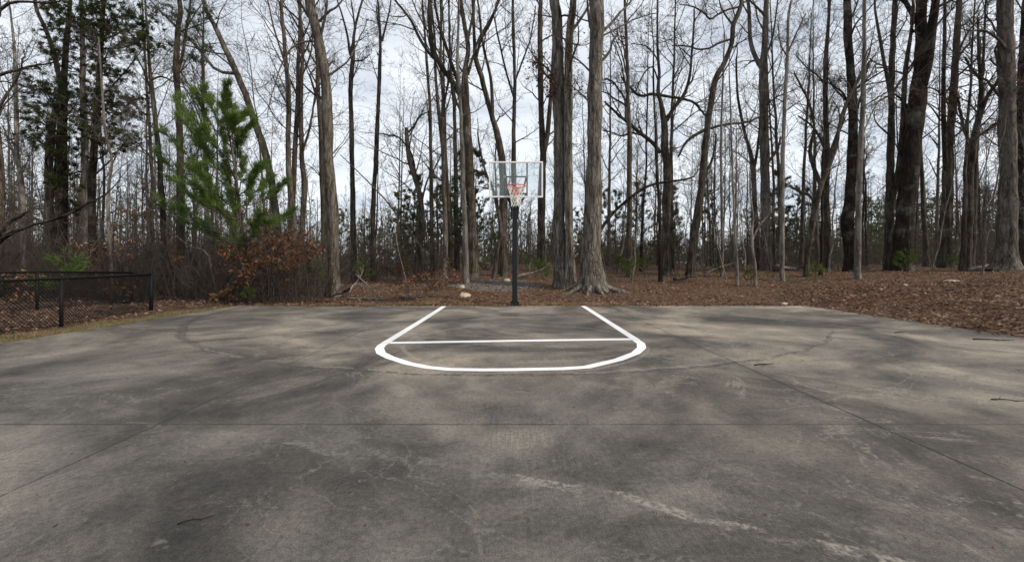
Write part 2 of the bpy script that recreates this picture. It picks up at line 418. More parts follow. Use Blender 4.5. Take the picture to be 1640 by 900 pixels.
def grow(P, R, nc, t0, t1, ang, length, n, wob, up, rr, rg, minr=0.004, taper=0.85, flat=None):
    """children of every path of P; returns [B*nc,n,3], [B*nc,n]"""
    B, m, _ = P.shape
    t = t0 + (t1 - t0) * (np.arange(nc)[None, :] + rg.rand(B, nc)) / nc
    f = t * (m - 1); i = np.clip(f.astype(int), 0, m - 2); w = (f - i)[..., None]
    bi = np.arange(B)[:, None]
    S = P[bi, i] * (1 - w) + P[bi, i + 1] * w
    T = norm(P[bi, i + 1] - P[bi, i])
    r0 = (R[bi, i] * (1 - w[..., 0]) + R[bi, i + 1] * w[..., 0])
    L = np.linalg.norm(np.diff(P, axis=1), axis=2).sum(1)[:, None]
    if callable(length): ln = length(t, L, rg)
    else: ln = L * length * (1.15 - 0.65 * t) * (0.6 + 0.8 * rg.rand(B, nc))
    rv = rg.randn(B, nc, 3); pv = norm(rv - (rv * T).sum(-1, keepdims=True) * T)
    a = np.radians(ang[0] + (ang[1] - ang[0]) * rg.rand(B, nc))[..., None]
    d = norm(np.cos(a) * T + np.sin(a) * pv)
    S, d, ln, r0 = S.reshape(-1, 3), d.reshape(-1, 3), ln.reshape(-1), np.maximum(r0.reshape(-1) * rr, minr)
    K = len(S); out = np.zeros((K, n, 3)); out[:, 0] = S
    st = (ln / (n - 1))[:, None]
    for j in range(1, n):
        d = d + wob * rg.randn(K, 3); d[:, 2] += up; d = norm(d)
        out[:, j] = out[:, j - 1] + d * st
    r0 = np.minimum(r0, 0.02 * ln + 0.004)
    s = np.linspace(0, 1, n)[None, :]
    RR = np.maximum(r0[:, None] * (1 - taper * s), minr * 0.75)
    return out, RR

# ---------------------------------------------------------------- terrain
SX0, SX1, SY0, SY1 = -7.42, 8.06, -6.0, 11.58
def sstep(a, b, x):
    t = np.clip((x - a) / (b - a), 0, 1); return t * t * (3 - 2 * t)
def hgt_raw(x, y):
    x = np.asarray(x, float); y = np.asarray(y, float)
    dx = np.maximum(np.maximum(SX0 - x, x - SX1), 0); dy = np.maximum(np.maximum(SY0 - y, y - SY1), 0)
    d = np.hypot(dx, dy)
    amp = 0.30 + 0.75 * sstep(-10, -1.5, x)
    z = amp * (1 - np.exp(-d / 8.0))
    bump = 0.05 * np.sin(x * 0.9 + 1.3 * np.sin(y * 0.5)) * np.sin(y * 0.8 + 0.7) + 0.03 * np.sin(2.3 * x + 1.1 * y) * np.sin(1.9 * y - 0.6 * x + 2)
    return z + bump * sstep(0.3, 2.5, d) - 0.015
def H(x, y): return float(hgt_raw(x, y))

xs = np.unique(np.round(np.concatenate([[-900, -600, -400, -250, -170, -120, -90, -70, -55, -45], np.arange(-40, -12, 0.8), np.arange(-12, SX0 - 0.05, 0.25), [SX0 + 0.0, SX0 + 0.06],
     np.arange(SX0 + 0.4, SX1 - 0.1, 0.4), [SX1 - 0.06, SX1], np.arange(SX1 + 0.15, 22, 0.3), np.arange(22, 42, 0.8), [45, 55, 70, 90, 120, 170, 250, 400, 600, 900]]), 3))
ys = np.unique(np.round(np.concatenate([[-600, -300, -150, -80, -50, -35, -25, -18, -12, -8], [SY0, SY0 + 0.06], np.arange(-5, SY1 - 0.3, 0.5), [SY1 - 0.06, SY1], np.arange(SY1 + 0.15, 26, 0.25),
     np.arange(26, 46, 0.8), [48, 52, 58, 66, 76, 90, 110, 140, 180, 250, 400, 650, 1000]]), 3))
gx, gy = np.meshgrid(xs, ys)
gz = hgt_raw(gx, gy)
inside = (gx > SX0 + 0.03) & (gx < SX1 - 0.03) & (gy > SY0 + 0.03) & (gy < SY1 - 0.03)
gz[inside] = -0.14
b = Buf(); nx, ny = len(xs), len(ys)
idx = np.arange(nx * ny).reshape(ny, nx)
b.add(np.stack([gx, gy, gz], -1), np.stack([idx[:-1, :-1], idx[:-1, 1:], idx[1:, 1:], idx[1:, :-1]], -1).reshape(-1, 4))
tag(obj('forest_ground', b, M['floor']), 'brown forest floor of bare soil under fallen leaves', 'ground', kind='structure')

# ---------------------------------------------------------------- court
court = thing('concrete_court', 'weathered grey concrete slab of the half court with control joints', 'court')
court['kind'] = 'structure'
jx = [SX0, -2.56, 2.64, SX1]; jy = [SY0, -1.0, 3.08, 7.2, SY1]
for i in range(3):
    for j in range(4):
        b = Buf(); gp = 0.0022
        x0, x1 = jx[i] + (gp if i else 0), jx[i + 1] - (gp if i < 2 else 0)
        y0, y1 = jy[j] + (gp if j else 0), jy[j + 1] - (gp if j < 3 else 0)
        bevel_box(b, ((x0 + x1) / 2, (y0 + y1) / 2, -0.06), (x1 - x0, y1 - y0, 0.12), 0.004)
        obj('slab_panel', b, M['concrete'], court, smooth=False)
def strip(pts, w, closed=False):
    pts = np.asarray(pts, float); t = norm(np.gradient(pts, axis=0)); nrm = np.stack([-t[:, 1], t[:, 0]], 1)
    w = np.broadcast_to(np.asarray(w, float), len(pts))[:, None]
    L = pts + nrm * w / 2; R = pts - nrm * w / 2
    V = np.concatenate([np.c_[L, np.full(len(L), 0.004)], np.c_[R, np.full(len(R), 0.004)]]); n = len(pts)
    b = Buf(); b.add(V, [[n + i, n + i + 1, i + 1, i] for i in range(n - 1)]); return b
obj('lane_line', strip([(-1.83, 6.18), (-1.80, 8.8), (-1.795, 11.40)], 0.125), M['paint'], court, False)
obj('lane_line', strip([(1.905, 6.46), (1.935, 9.0), (1.965, 11.56)], 0.125), M['paint'], court, False)
b = strip([(-1.762, 6.20), (0.0, 6.36), (1.842, 6.50)], 0.15)
obj('free_throw_line', b, M['paint'], court, False)
arc = [(-1.825, 6.172), (-1.83, 6.02), (-1.795, 5.80), (-1.68, 5.50), (-1.49, 5.24), (-1.19, 4.93), (-0.92, 4.745), (-0.666, 4.655), (-0.3, 4.635), (0.034, 4.645), (0.579, 4.69), (0.855, 4.76), (1.297, 5.12), (1.62, 5.50), (1.80, 5.84), (1.885, 6.15), (1.895, 6.453)]
obj('free_throw_arc', strip(arc, 0.12), M['paint'], court, False)

# ---------------------------------------------------------------- basketball hoop
HX, PY = 0.11, 11.72
hoop = thing('basketball_hoop', 'basketball hoop on a black square pole at the back edge of the court', 'basketball hoop', (HX, PY, 0))
def part(name, b, m, par=hoop, smooth=False): return obj(name, b, m, par, smooth)
b = Buf(); bevel_box(b, (0, 0, 1.38), (0.135, 0.135, 2.72), 0.012); pole = part('pole', b, M['pole'])
b = Buf(); box(b, (0, 0, 2.748), (0.145, 0.145, 0.014)); part('pole_cap', b, M['pole'])
b = Buf(); bevel_box(b, (0, 0, 0.016), (0.34, 0.34, 0.032), 0.004)
for sx_ in (-1, 1):
    V = [[sx_ * 0.068, -0.006, 0.024], [sx_ * 0.145, -0.006, 0.024], [sx_ * 0.068, -0.006, 0.15], [sx_ * 0.068, 0.006, 0.024], [sx_ * 0.145, 0.006, 0.024], [sx_ * 0.068, 0.006, 0.15]]
    b.add(V, [[0, 1, 4, 3], [1, 2, 5, 4], [2, 0, 3, 5]], [[0, 2, 1], [3, 4, 5]])
bp = part('base_plate', b, M['pole'])
for sx_ in (-1, 1):
    for sy_ in (-1, 1):
        b = Buf(); rod(b, (sx_ * 0.135, sy_ * 0.135, 0.02), (sx_ * 0.135, sy_ * 0.135, 0.066), 0.014, 6); part('anchor_bolt', b, M['steel'], bp)
BX, BY = 0.02, -0.95       # board, local to hoop
ZB, ZT, HW = 2.825, 3.735, 0.685
fw = 0.036
b = Buf(); box(b, (BX, BY, (ZB + ZT) / 2), (2 * HW - 2 * fw + 0.01, 0.012, ZT - ZB - 2 * fw + 0.01)); board = part('backboard', b, M['glass'])
for nm, c, s in (('top', (BX, BY, ZT - fw / 2), (2 * HW, 0.045, fw)), ('bottom', (BX, BY, ZB + fw / 2), (2 * HW, 0.045, fw)),
                 ('l', (BX - HW + fw / 2, BY, (ZB + ZT) / 2), (fw, 0.041, ZT - ZB - 2 * fw)), ('r', (BX + HW - fw / 2, BY, (ZB + ZT) / 2), (fw, 0.041, ZT - ZB - 2 * fw))):
    b = Buf(); bevel_box(b, c, s, 0.005); part('frame_bar', b, M['board_white'], board)
for s_ in (-1, 1):
    b = Buf(); box(b, (BX + s_ * 0.285, BY + 0.06, (ZB + ZT) / 2 - 0.01), (0.036, 0.05, ZT - ZB - 0.03)); part('bracket_bar', b, M['pole'])
    b = Buf(); rod(b, (s_ * 0.085, 0.0, 2.72), (BX + s_ * 0.27, BY + 0.09, 2.93), 0.026, 8); part('extension_arm', b, M['pole'])
    b = Buf(); rod(b, (s_ * 0.085, 0.03, 2.62), (BX + s_ * 0.27, BY + 0.09, 3.36), 0.022, 8); part('extension_arm', b, M['pole'])
    b = Buf(); rod(b, (s_ * 0.09, -0.02, 2.36), (s_ * 0.09, -0.02, 2.74), 0.02, 8); part('side_strut', b, M['pole'])
    b = Buf(); rod(b, (BX + s_ * 0.285, BY + 0.02, 3.36), (BX + s_ * 0.285, BY + 0.10, 3.36), 0.034, 8); part('pivot_bolt', b, M['steel'])
b = Buf(); box(b, (BX, BY + 0.06, 2.93), (0.53, 0.04, 0.04)); part('cross_bar', b, M['pole'])
b = Buf(); box(b, (BX, BY + 0.055, 3.36), (0.53, 0.03, 0.03)); part('cross_bar', b, M['pole'])
RC = np.array([BX, BY - 0.15 - 0.2286, 3.05])
th = np.linspace(0, 2 * np.pi, 41)
b = Buf(); tube(b, np.stack([RC[0] + 0.2286 * np.cos(th), RC[1] + 0.2286 * np.sin(th), np.full(41, 3.05)], 1), np.full(41, 0.0135), 8); rim = part('rim', b, M['rim'], smooth=True)
b = Buf(); box(b, (BX, BY - 0.012, 2.985), (0.16, 0.012, 0.20)); box(b, (BX, BY - 0.085, 3.036), (0.13, 0.14, 0.012)); part('mounting_plate', b, M['rim'], rim)
for s_ in (-1, 1):
    b = Buf(); tube(b, np.array([[BX + s_ * 0.215, RC[1] + 0.03, 3.046], [BX + s_ * 0.15, RC[1] + 0.20, 2.985], [BX + s_ * 0.04, BY - 0.02, 2.91]]), np.full(3, 0.010), 6); part('support_rod', b, M['rim'], rim)
    b = Buf(); tube(b, np.array([[BX + s_ * 0.10, RC[1] + 0.205, 3.046], [BX + s_ * 0.06, BY - 0.03, 2.92]]), np.full(2, 0.008), 6); part('support_rod', b, M['rim'], rim)
b = Buf()
lv = [(0.220, 3.035), (0.185, 2.94), (0.155, 2.86), (0.135, 2.78), (0.122, 2.70), (0.118, 2.62), (0.122, 2.55)]
for i in range(12):
    for sg in (0.5, -0.5):
        pts = []
        for l, (r, z) in enumerate(lv):
            an = 2 * np.pi * (i + (sg if l % 2 else 0)) / 12
            pts.append((RC[0] + r * math.cos(an), RC[1] + r * math.sin(an), z))
        tube(b, np.array(pts), np.full(len(pts), 0.0052), 4)
part('net', b, M['net'], smooth=True)

# ---------------------------------------------------------------- chain link fence
def fence_z(x, y): return H(x, y)
fence = thing('chain_link_fence', 'low black chain link fence with top rail at the court side', 'fence', (-8.64, 10.2, H(-8.64, 10.2)))
fo = np.array(fence.location)
runs = [[(-8.64, 10.2), (-8.10, 7.65), (-7.95, 5.2), (-7.9, 2.8)], [(-8.64, 10.2), (-10.35, 11.6)], [(-10.35, 11.6), (-10.6, 9.5), (-10.9, 7.3), (-11.2, 5.0)]]
posts = {}
FH = 0.87
for ri, run in enumerate(runs):
    tops = []
    for (x, y) in run:
        tall = 0.05 if (x, y) == (-8.64, 10.2) else -0.01
        z = fence_z(x, y); tops.append((x, y, z + FH))
        if (x, y) not in posts:
            posts[(x, y)] = 1; b = Buf(); big_ = tall > 0
            rod(b, (x, y, z - 0.2), (x, y, z + FH + tall), 0.042 if big_ else 0.030, 10)
            b.V = [v - fo for v in b.V]; p = obj('post', b, M['fence'], fence, True)
            if big_:
                b = Buf(); tube(b, np.array([[x, y, z + FH + tall], [x, y, z + FH + tall + 0.02], [x, y, z + FH + tall + 0.035]]) - fo, [0.047, 0.04, 0.005], 10); obj('post_cap', b, M['fence'], p)
    b = Buf(); tube(b, np.array(tops) - fo, np.full(len(tops), 0.024), 8, cap=True); obj('top_rail', b, M['fence'], fence)
    if ri == 1: continue        # the short return is an open frame
    b = Buf()
    for (x0, y0), (x1, y1) in zip(run[:-1], run[1:]):
        L = math.hypot(x1 - x0, y1 - y0); z0, z1 = fence_z(x0, y0), fence_z(x1, y1); hh = FH - 0.05; st = 0.066
        A, Bp = [], []
        for d in np.arange(-hh, L, st):
            for sg in (1, -1):
                a0, a1 = d, d + hh           # along-run start and end of a 45 degree wire
                u0, u1 = max(a0, 0), min(a1, L)
                if u1 <= u0: continue
                v0, v1 = u0 - a0, u1 - a0
                if sg < 0: v0, v1 = hh - v0, hh - v1
                pt = lambda u, v: (x0 + (x1 - x0) * u / L, y0 + (y1 - y0) * u / L, z0 + (z1 - z0) * u / L + 0.03 + v)
                A.append([pt(u0, v0), pt(u1, v1)])
        A = np.array(A) - fo
        tube(b, A, np.full((len(A), 2), 0.0046), 3)
    m_ = obj('chain_link_mesh', b, M['fence'], fence); m_['kind'] = 'stuff'

# ---------------------------------------------------------------- trees
def w(px, py, D): return np.array([(px - CX) * D / F, D, CAM_H + (CY - py) * D / F])

def trunk_mod(R, zrel, k, rg, flare, ridge):
    th = np.arange(k) * 2 * np.pi / k; n = len(R); flare = flare * 0.45
    z = zrel[:, None]
    nl = rg.randint(4, 7); ph = rg.rand(8) * 6.28
    lob = 0.55 + 0.45 * np.cos(nl * th[None, :] + ph[0]) + 0.35 * np.cos(2 * th[None, :] + ph[1]) + 0.25 * np.cos(3 * th[None, :] + ph[4])
    m = 1 + flare * np.exp(-np.maximum(z, 0) / 0.28) * lob + 0.25 * flare * np.exp(-np.maximum(z, 0) / 1.0)
    m = m + ridge * (0.5 * np.sin(7 * th[None, :] + 1.5 * np.sin(z * 1.3 + ph[2])) + 0.5 * np.sin(11 * th[None, :] + 2.0 * np.sin(z * 0.9 + ph[3])) + 0.6 * rg.randn(n, k) * 0.6)
    m = m + 0.05 * np.sin(z * 2.1 + ph[5]) + 0.04 * np.sin(z * 4.7 + th[None, :] + ph[6])
    return m

def hero(name, label, D, trunk, limbs=(), mats=('bark_brown', 'twig'), top=17.0, bf=3.0, nb=12, dens=1.0, flare=0.5, seed=0, cat='tree', group=None, extra=None, blen=(1.6, 3.6)):
    """a bare tree whose trunk and main limbs follow given points (x, y, width) as seen from the court at distance D"""
    rg = RS(seed * 7 + 11)
    bx = (trunk[0][0] - CX) * D / F; base = np.array([bx, D, H(bx, D)])
    def to_w(lst, slope, ref=None):
        P = []
        for (px, py, wd) in lst:
            d = D + (slope * (abs(px - lst[0][0]) + 0.5 * abs(py - lst[0][1])) * D / F if ref else 0)
            P.append([*w(px, py, d), 0.92 * wd * d / F / 2])
        return np.array(P)
    tp = to_w(trunk, 0)
    tp[0, 2] = base[2] - 0.12
    if tp[-1, 2] < top:       # continue above the picture to the tree's real height
        d = norm(tp[-1, :3] - tp[-2, :3]); d = norm(d * 0.8 + np.array([0, 0, 0.5])); z0 = tp[-1, 2]; rest = top - z0
        for q in (0.35, 0.7, 1.0):
            pp = tp[-1, :3] + (d + 0.12 * rg.randn(3)) * rest * (0.33)
            tp = np.vstack([tp, [*pp, max(0.012, tp[-1, 3] * (0.62))]])
    L = np.linalg.norm(np.diff(tp[:, :3], axis=0), axis=1).sum()
    thick = tp[:, 3].max() > 0.11
    n = int(L / (0.16 if thick else 0.35)) + 4
    tr = resample(tp, n)
    tr[:, :2] += 0.012 * np.cumsum(rg.randn(n, 2), 0) * np.sin(np.linspace(0, np.pi, n))[:, None] * 0.5
    k = 20 if thick else 9
    root = thing(name, label, cat, base, group)
    b = Buf(); mod = trunk_mod(tr[:, 3], tr[:, 2] - base[2], k, rg, flare, 0.035 if thick else 0.02)
    tube(b, tr[None, :, :3] - base, tr[None, :, 3], k, mod[None])
    obj('trunk', b, M[mats[0]], root)
    LP, LR = [], []
    for lm in limbs:
        lw = to_w(lm, rg.uniform(-0.35, 0.35), True)
        if lm[-1][1] <= 6:    # leaves the picture: goes on upwards
            d = norm(lw[-1, :3] - lw[-2, :3]); d = norm(d * 0.7 + np.array([0, 0, 0.35]))
            r_ = lw[-1, 3]
            for q in range(3):
                lw = np.vstack([lw, [*(lw[-1, :3] + (d + 0.15 * rg.randn(3)) * rg.uniform(0.9, 1.5)), max(0.008, r_ * (0.68, 0.42, 0.15)[q])]])
        rs = resample(lw, 22)
        rs[:, :3] += 0.010 * rg.randn(22, 3) * np.linspace(0, 1, 22)[:, None]
        rs[:, 3] = np.minimum(rs[:, 3], max(lm[0][2] * D / F / 2, 0.01))
        b = Buf(); tube(b, rs[None, :, :3] - base, np.maximum(rs[None, :, 3], 0.006), 8); obj('limb', b, M[mats[0]], root)
        LP.append(rs[:, :3]); LR.append(rs[:, 3])
    # branches and twigs
    b = Buf()
    m = 40; tt = resample(tr, m)
    sfrac = np.clip((bf - 0.0) / max(1.0, tt[-1, 2] - base[2]), 0.03, 0.9)
    A, AR = grow(tt[None, :, :3], tt[None, :, 3], nb, sfrac, 0.98, (32, 74), lambda t, L, r: (blen[0] + (blen[1] - blen[0]) * r.rand(*t.shape)) * (1.15 - 0.55 * t), 9, 0.17, 0.06, 0.33, rg)
    ss = [(A, AR)]
    if LP:
        B_, BR = grow(np.array(LP), np.array(LR), 7, 0.22, 0.99, (25, 65), lambda t, L, r: np.clip(L * 0.45, 0.5, 2.2) * (0.6 + 0.7 * r.rand(*t.shape)), 9, 0.16, 0.06, 0.5, rg)
        ss.append((B_, BR))
    A = np.concatenate([s[0] for s in ss]); AR = np.concatenate([s[1] for s in ss])
    tube(b, A - base, AR, 5)
    n2 = max(2, int(round(6 * dens))); n3 = max(2, int(round(4 * dens)))
    B2, R2 = grow(A, AR, n2, 0.2, 0.98, (25, 65), 0.48, 6, 0.2, 0.05, 0.6, rg); tube(b, B2 - base, R2, 4)
    B3, R3 = grow(B2, R2, n3, 0.2, 0.98, (25, 65), 0.58, 4, 0.2, 0.04, 0.7, rg, 0.0048); tube(b, B3 - base, R3, 3)
    B4, R4 = grow(B3, R3, 2, 0.25, 0.95, (25, 60), 0.65, 3, 0.2, 0.03, 0.75, rg, 0.0042); tube(b, B4 - base, R4, 3)
    obj('twigs', b, M[mats[1]], root)
    if extra is not None: extra(root, base, B3, rg)
    return root

def leaf_quads(Pc, size, rg, droop=0.0, aspect=0.55, fold=0.25):
    """folded leaves (two triangles) at points Pc"""
    n = len(Pc)
    a = norm(rg.randn(n, 3) * np.array([1, 1, 0.55]) + np.array([0, 0, -droop]))
    r = rg.randn(n, 3); s = norm(r - (r * a).sum(-1, keepdims=True) * a); u = np.cross(a, s)
    sz = (size * (0.6 + 0.8 * rg.rand(n)))[:, None]
    p0 = Pc; p2 = Pc + a * sz; mid_ = Pc + a * sz * 0.45
    p1 = mid_ + s * sz * aspect * 0.5 + u * sz * fold * 0.5; p3 = mid_ - s * sz * aspect * 0.5 + u * sz * fold * 0.5
    V = np.stack([p0, p1, p2, p3], 1).reshape(-1, 3); i = np.arange(n)[:, None] * 4
    return V, np.concatenate([i + [0, 1, 2], i + [0, 2, 3]], 0)
def needle_tufts(b, Pc, Dr, n, length, width, rg, spread=0.9):
    """bottle-brush tufts: n thin triangles round each point, leaning along Dr"""
    K = len(Pc); d = norm(Dr[:, None, :] + spread * rg.randn(K, n, 3) * 0.6)
    r = rg.randn(K, n, 3); s = norm(np.cross(d, r))
    ln = length * (0.6 + 0.6 * rg.rand(K, n, 1)); p = Pc[:, None, :] + 0.12 * length * rg.randn(K, n, 3)
    V = np.stack([p - s * width / 2, p + s * width / 2, p + d * ln], 2).reshape(-1, 3)
    b.add(V, None, np.arange(len(V)).reshape(-1, 3))

def dead_leaves(frac, mat, z0=None, z1=None, size=0.10):
    def f(root, base, B3, rg):
        tips = B3[:, -1]; sel = rg.rand(len(tips)) < frac
        if z0 is not None: sel &= (tips[:, 2] > z0) & (tips[:, 2] < z1)
        tips = tips[sel]
        if not len(tips): return
        pts = np.repeat(tips, 4, 0) + 0.12 * rg.randn(len(tips) * 4, 3)
        V, T = leaf_quads(pts - base, size, rg, 1.0)
        b = Buf(); b.add(V, None, T); obj('dead_leaves', b, M[mat], root, False)
    return f
def tufts_at(clumps, D, mat, n=16, per=14, length=0.22):
    def f(root, base, B3, rg):
        b = Buf()
        for (px, py, pr) in clumps:
            c = w(px, py, D + rg.uniform(-0.6, 0.6)); r = pr * D / F
            pts = c + r * 0.55 * rg.randn(n, 3) - base
            needle_tufts(b, pts, norm(rg.randn(n, 3) * 0.5 + np.array([0, 0, 0.5])), per, length, 0.018, rg)
        obj('needles', b, M[mat], root, False)
    return f

GB = ('bark_grey', 'twig'); BB = ('bark_brown', 'twig'); DB = ('bark_dark', 'twig_dark'); PB = ('bark_pale', 'twig_grey'); OB = ('bark_oak', 'twig')
# --- the two great oaks beside the hoop
oak = hero('oak_tree', 'massive grey oak with spreading surface roots, nearest trunk to the painted key', 14.0,
     [(948, 466, 42), (948, 440, 38), (947, 400, 33), (948, 367, 31), (950, 320, 28), (952, 250, 25), (953, 170, 24.5), (955, 80, 24), (957, 0, 23)],
     [[(958, 55, 6), (975, 42, 5), (995, 18, 4), (1012, 0, 3)], [(948, 118, 4), (930, 100, 3), (905, 80, 2.2), (893, 60, 1.5)], [(960, 60, 4), (985, 48, 3), (1020, 30, 2.4), (1055, 20, 1.6)], [(950, 170, 4), (930, 150, 2.6), (905, 130, 1.6)]],
     OB, 20, 6.5, 10, 0.9, 1.1, 1, extra=dead_leaves(0.05, 'rust_leaf', 6, 11, 0.09))
rg = RS(5); base = np.array(oak.location)
for an, L_ in ((-35, 1.3), (-75, 0.9), (-110, 1.0), (-150, 1.4), (170, 1.1), (-10, 1.2), (-60, 0.7)):
    b = Buf(); n = 14; t = np.linspace(0, 1, n); a = rad(an) + 0.5 * np.cumsum(rg.randn(n)) * 0.12
    px_ = 0.36 * math.cos(rad(an)) + np.cumsum(np.cos(a)) * L_ / n; py_ = 0.36 * math.sin(rad(an)) + np.cumsum(np.sin(a)) * L_ / n
    z_ = np.array([hgt_raw(base[0] + x, base[1] + y) for x, y in zip(px_, py_)]) - base[2] + 0.20 * (1 - t) ** 2.2 - 0.03 - 0.03 * t
    tube(b, np.stack([px_, py_, z_], 1), 0.072 * (1 - t) ** 0.8 + 0.010, 10); obj('surface_root', b, M['bark_oak'], oak)
hero('oak_tree', 'massive grey oak close behind the hoop, its top forked, rusty leaves clinging high up', 15.0,
     [(898, 456, 27), (897, 420, 22), (897, 360, 20), (898, 300, 20), (898, 250, 20.5), (897, 150, 20.5), (897, 80, 20), (895, 30, 18), (891, 0, 16)],
     [[(908, 60, 6), (925, 38, 5), (940, 15, 4), (946, 0, 3)], [(895, 122, 4), (884, 118, 4), (872, 106, 3), (858, 100, 2)], [(897, 162, 5), (888, 150, 4), (880, 130, 2)]],
     OB, 19, 7.0, 9, 0.9, 0.5, 2, extra=dead_leaves(0.30, 'rust_leaf', 6.5, 10.5, 0.10))
hero('oak_tree', 'grey stem grown tightly against the forked oak behind the hoop, mossy at its foot', 14.75,
     [(913, 461, 22), (913, 430, 17), (912, 380, 14), (911, 320, 14.5), (911, 250, 15), (911, 170, 15), (911, 90, 14), (914, 40, 13), (919, 0, 11)], [], OB, 18, 6.5, 8, 0.7, 0.8, 3)
# --- left of the hoop
hero('hickory_tree', 'stout straight grey trunk nearest the court left of the hoop', 13.5,
     [(536, 473, 23), (535, 440, 19.5), (533, 400, 19), (532, 333, 19), (525, 250, 18), (524, 194, 17.5), (520, 119, 16.5), (504, 36, 15), (496, 0, 14)],
     [[(503, 67, 4), (485, 68, 3.5), (465, 80, 3), (446, 117, 2.2), (427, 186, 1.2)], [(527, 121, 4), (545, 108, 3.4), (561, 92, 2.6), (590, 30, 1.6)], [(511, 35, 5), (528, 18, 4), (546, 4, 3)]],
     GB, 18, 5.5, 14, 1.0, 0.55, 4)
hero('forked_tree', 'large brown trunk fanning into five limbs left of the backboard', 18.0,
     [(758, 440, 20), (757, 400, 17), (755, 330, 16), (752, 280, 16), (749, 220, 16), (746, 160, 15), (748, 110, 9), (752, 75, 8), (744, 30, 7), (740, 0, 6.5)],
     [[(745, 165, 11), (732, 144, 10), (718, 122, 9), (704, 103, 8), (690, 64, 7), (688, 0, 6)], [(704, 100, 6), (690, 89, 5.5), (672, 62, 5), (657, 31, 4.5), (632, 0, 3.5)], [(740, 150, 7), (729, 119, 6), (716, 80, 5.5), (704, 42, 5), (696, 0, 4)],
      [(749, 120, 6), (758, 90, 4), (768, 60, 4), (785, 32, 3.6), (799, 0, 3)], [(750, 60, 5), (756, 30, 4), (760, 0, 4)]],
     BB, 18, 6.0, 8, 1.0, 0.5, 5)
hero('birch_tree', 'pale slender trunk in front of the five limbed tree left of the hoop', 15.6,
     [(747, 453, 12), (746, 410, 9.5), (745, 350, 8.5), (742, 280, 8), (740, 220, 7), (738, 160, 6), (733, 90, 5), (735, 0, 3.5)], [], PB, 13, 5.0, 9, 0.9, 0.5, 6)
hero('leaning_tree', 'brown trunk bent to one side directly behind the glass backboard', 18.5,
     [(806, 441, 17), (806, 380, 14), (807, 300, 13.5), (803, 250, 12.5), (797, 215, 10.5), (788, 185, 9), (779, 155, 9), (771, 122, 8.5), (763, 97, 8), (760, 60, 6), (757, 0, 5)],
     [[(789, 190, 6), (788, 150, 6), (785, 120, 5), (775, 80, 4.5), (770, 40, 4), (765, 0, 3)], [(763, 92, 5), (770, 65, 4.6), (785, 38, 4), (800, 0, 3.2)]],
     BB, 17, 6.0, 9, 1.0, 0.4, 7)
hero('straight_tree', 'slim straight brown trunk rising just behind the hoop pole', 19.5,
     [(826, 440, 9), (826, 380, 8.5), (825, 300, 8.5), (824, 250, 8), (825, 150, 6), (824, 80, 5.5), (822, 0, 4.5)],
     [[(824, 160, 4), (812, 120, 3.4), (800, 70, 3), (790, 20, 2)], [(825, 130, 3.6), (838, 95, 3), (850, 60, 2.4), (858, 10, 1.8)]], BB, 17, 6, 12, 1.0, 0.3, 8)
hero('forked_tree', 'brown trunk splitting low in a narrow fork beside the hoop, behind the oaks', 22.0,
     [(868, 436, 15), (867, 380, 14), (868, 300, 13), (870, 245, 11.5), (868, 200, 10), (866, 139, 10), (865, 60, 9), (866, 0, 7)],
     [[(870, 248, 9), (876, 222, 8.5), (879, 190, 8), (884, 130, 6), (887, 70, 5), (893, 0, 4)]], BB, 18, 6, 12, 0.9, 0.3, 9, extra=dead_leaves(0.10, 'rust_leaf', 3, 7.5, 0.12))
hero('slender_tree', 'slender dark trunk with a candelabra fork against the brightest sky', 19.0,
     [(598, 444, 10), (598, 350, 8), (603, 250, 7.5), (605, 200, 7), (607, 167, 6.5), (610, 110, 6), (611, 69, 5), (609, 30, 3.5), (606, 0, 3)],
     [[(612, 66, 4), (617, 45, 3.4), (622, 25, 2.8), (626, 0, 2.2)], [(611, 62, 3), (606, 40, 2.6), (602, 10, 2)]], BB, 16, 8.0, 6, 0.8, 0.3, 10)
hero('slender_tree', 'slim brown trunk forking twice, next to the stout grey trunk', 19.5,
     [(567, 437, 11), (566, 350, 9), (565, 250, 8), (563, 155, 7.5), (567, 97, 7), (569, 60, 5), (572, 40, 4), (582, 0, 3)],
     [[(566, 100, 5), (560, 83, 5), (557, 60, 4), (548, 25, 3), (540, 0, 2.5)], [(561, 84, 4), (568, 55, 3.4), (566, 25, 3), (562, 0, 2.2)], [(567, 98, 3), (580, 97, 2.2), (592, 88, 1.6)]], BB, 16, 8.0, 7, 0.9, 0.3, 11)
hero('slender_tree', 'upright brown trunk with thin top, second of the pair left of the stout grey trunk', 16.5,
     [(484, 462, 11), (484, 383, 10), (489, 300, 9), (485, 250, 8), (484, 170, 7), (484, 83, 5.5), (482, 40, 4), (476, 0, 3)],
     [[(485, 240, 5), (492, 220, 4), (498, 195, 4), (505, 150, 2.6), (508, 110, 1.8)], [(484, 100, 3.6), (472, 70, 3), (455, 40, 2.4), (445, 0, 2)]], BB, 15, 5.0, 12, 1.0, 0.3, 12)
hero('slender_tree', 'upright brown trunk, first of the pair left of the stout grey trunk', 15.5,
     [(482, 466, 13), (473, 400, 10), (470, 350, 9.5), (465, 310, 9), (462, 250, 8.5), (463, 167, 8), (459, 100, 7), (455, 60, 6), (452, 0, 5)],
     [[(459, 110, 4), (448, 75, 3.4), (437, 40, 3), (428, 0, 2.2)], [(462, 170, 3), (450, 150, 2), (436, 120, 1.6)]], GB, 17, 5.0, 12, 1.0, 0.4, 13)
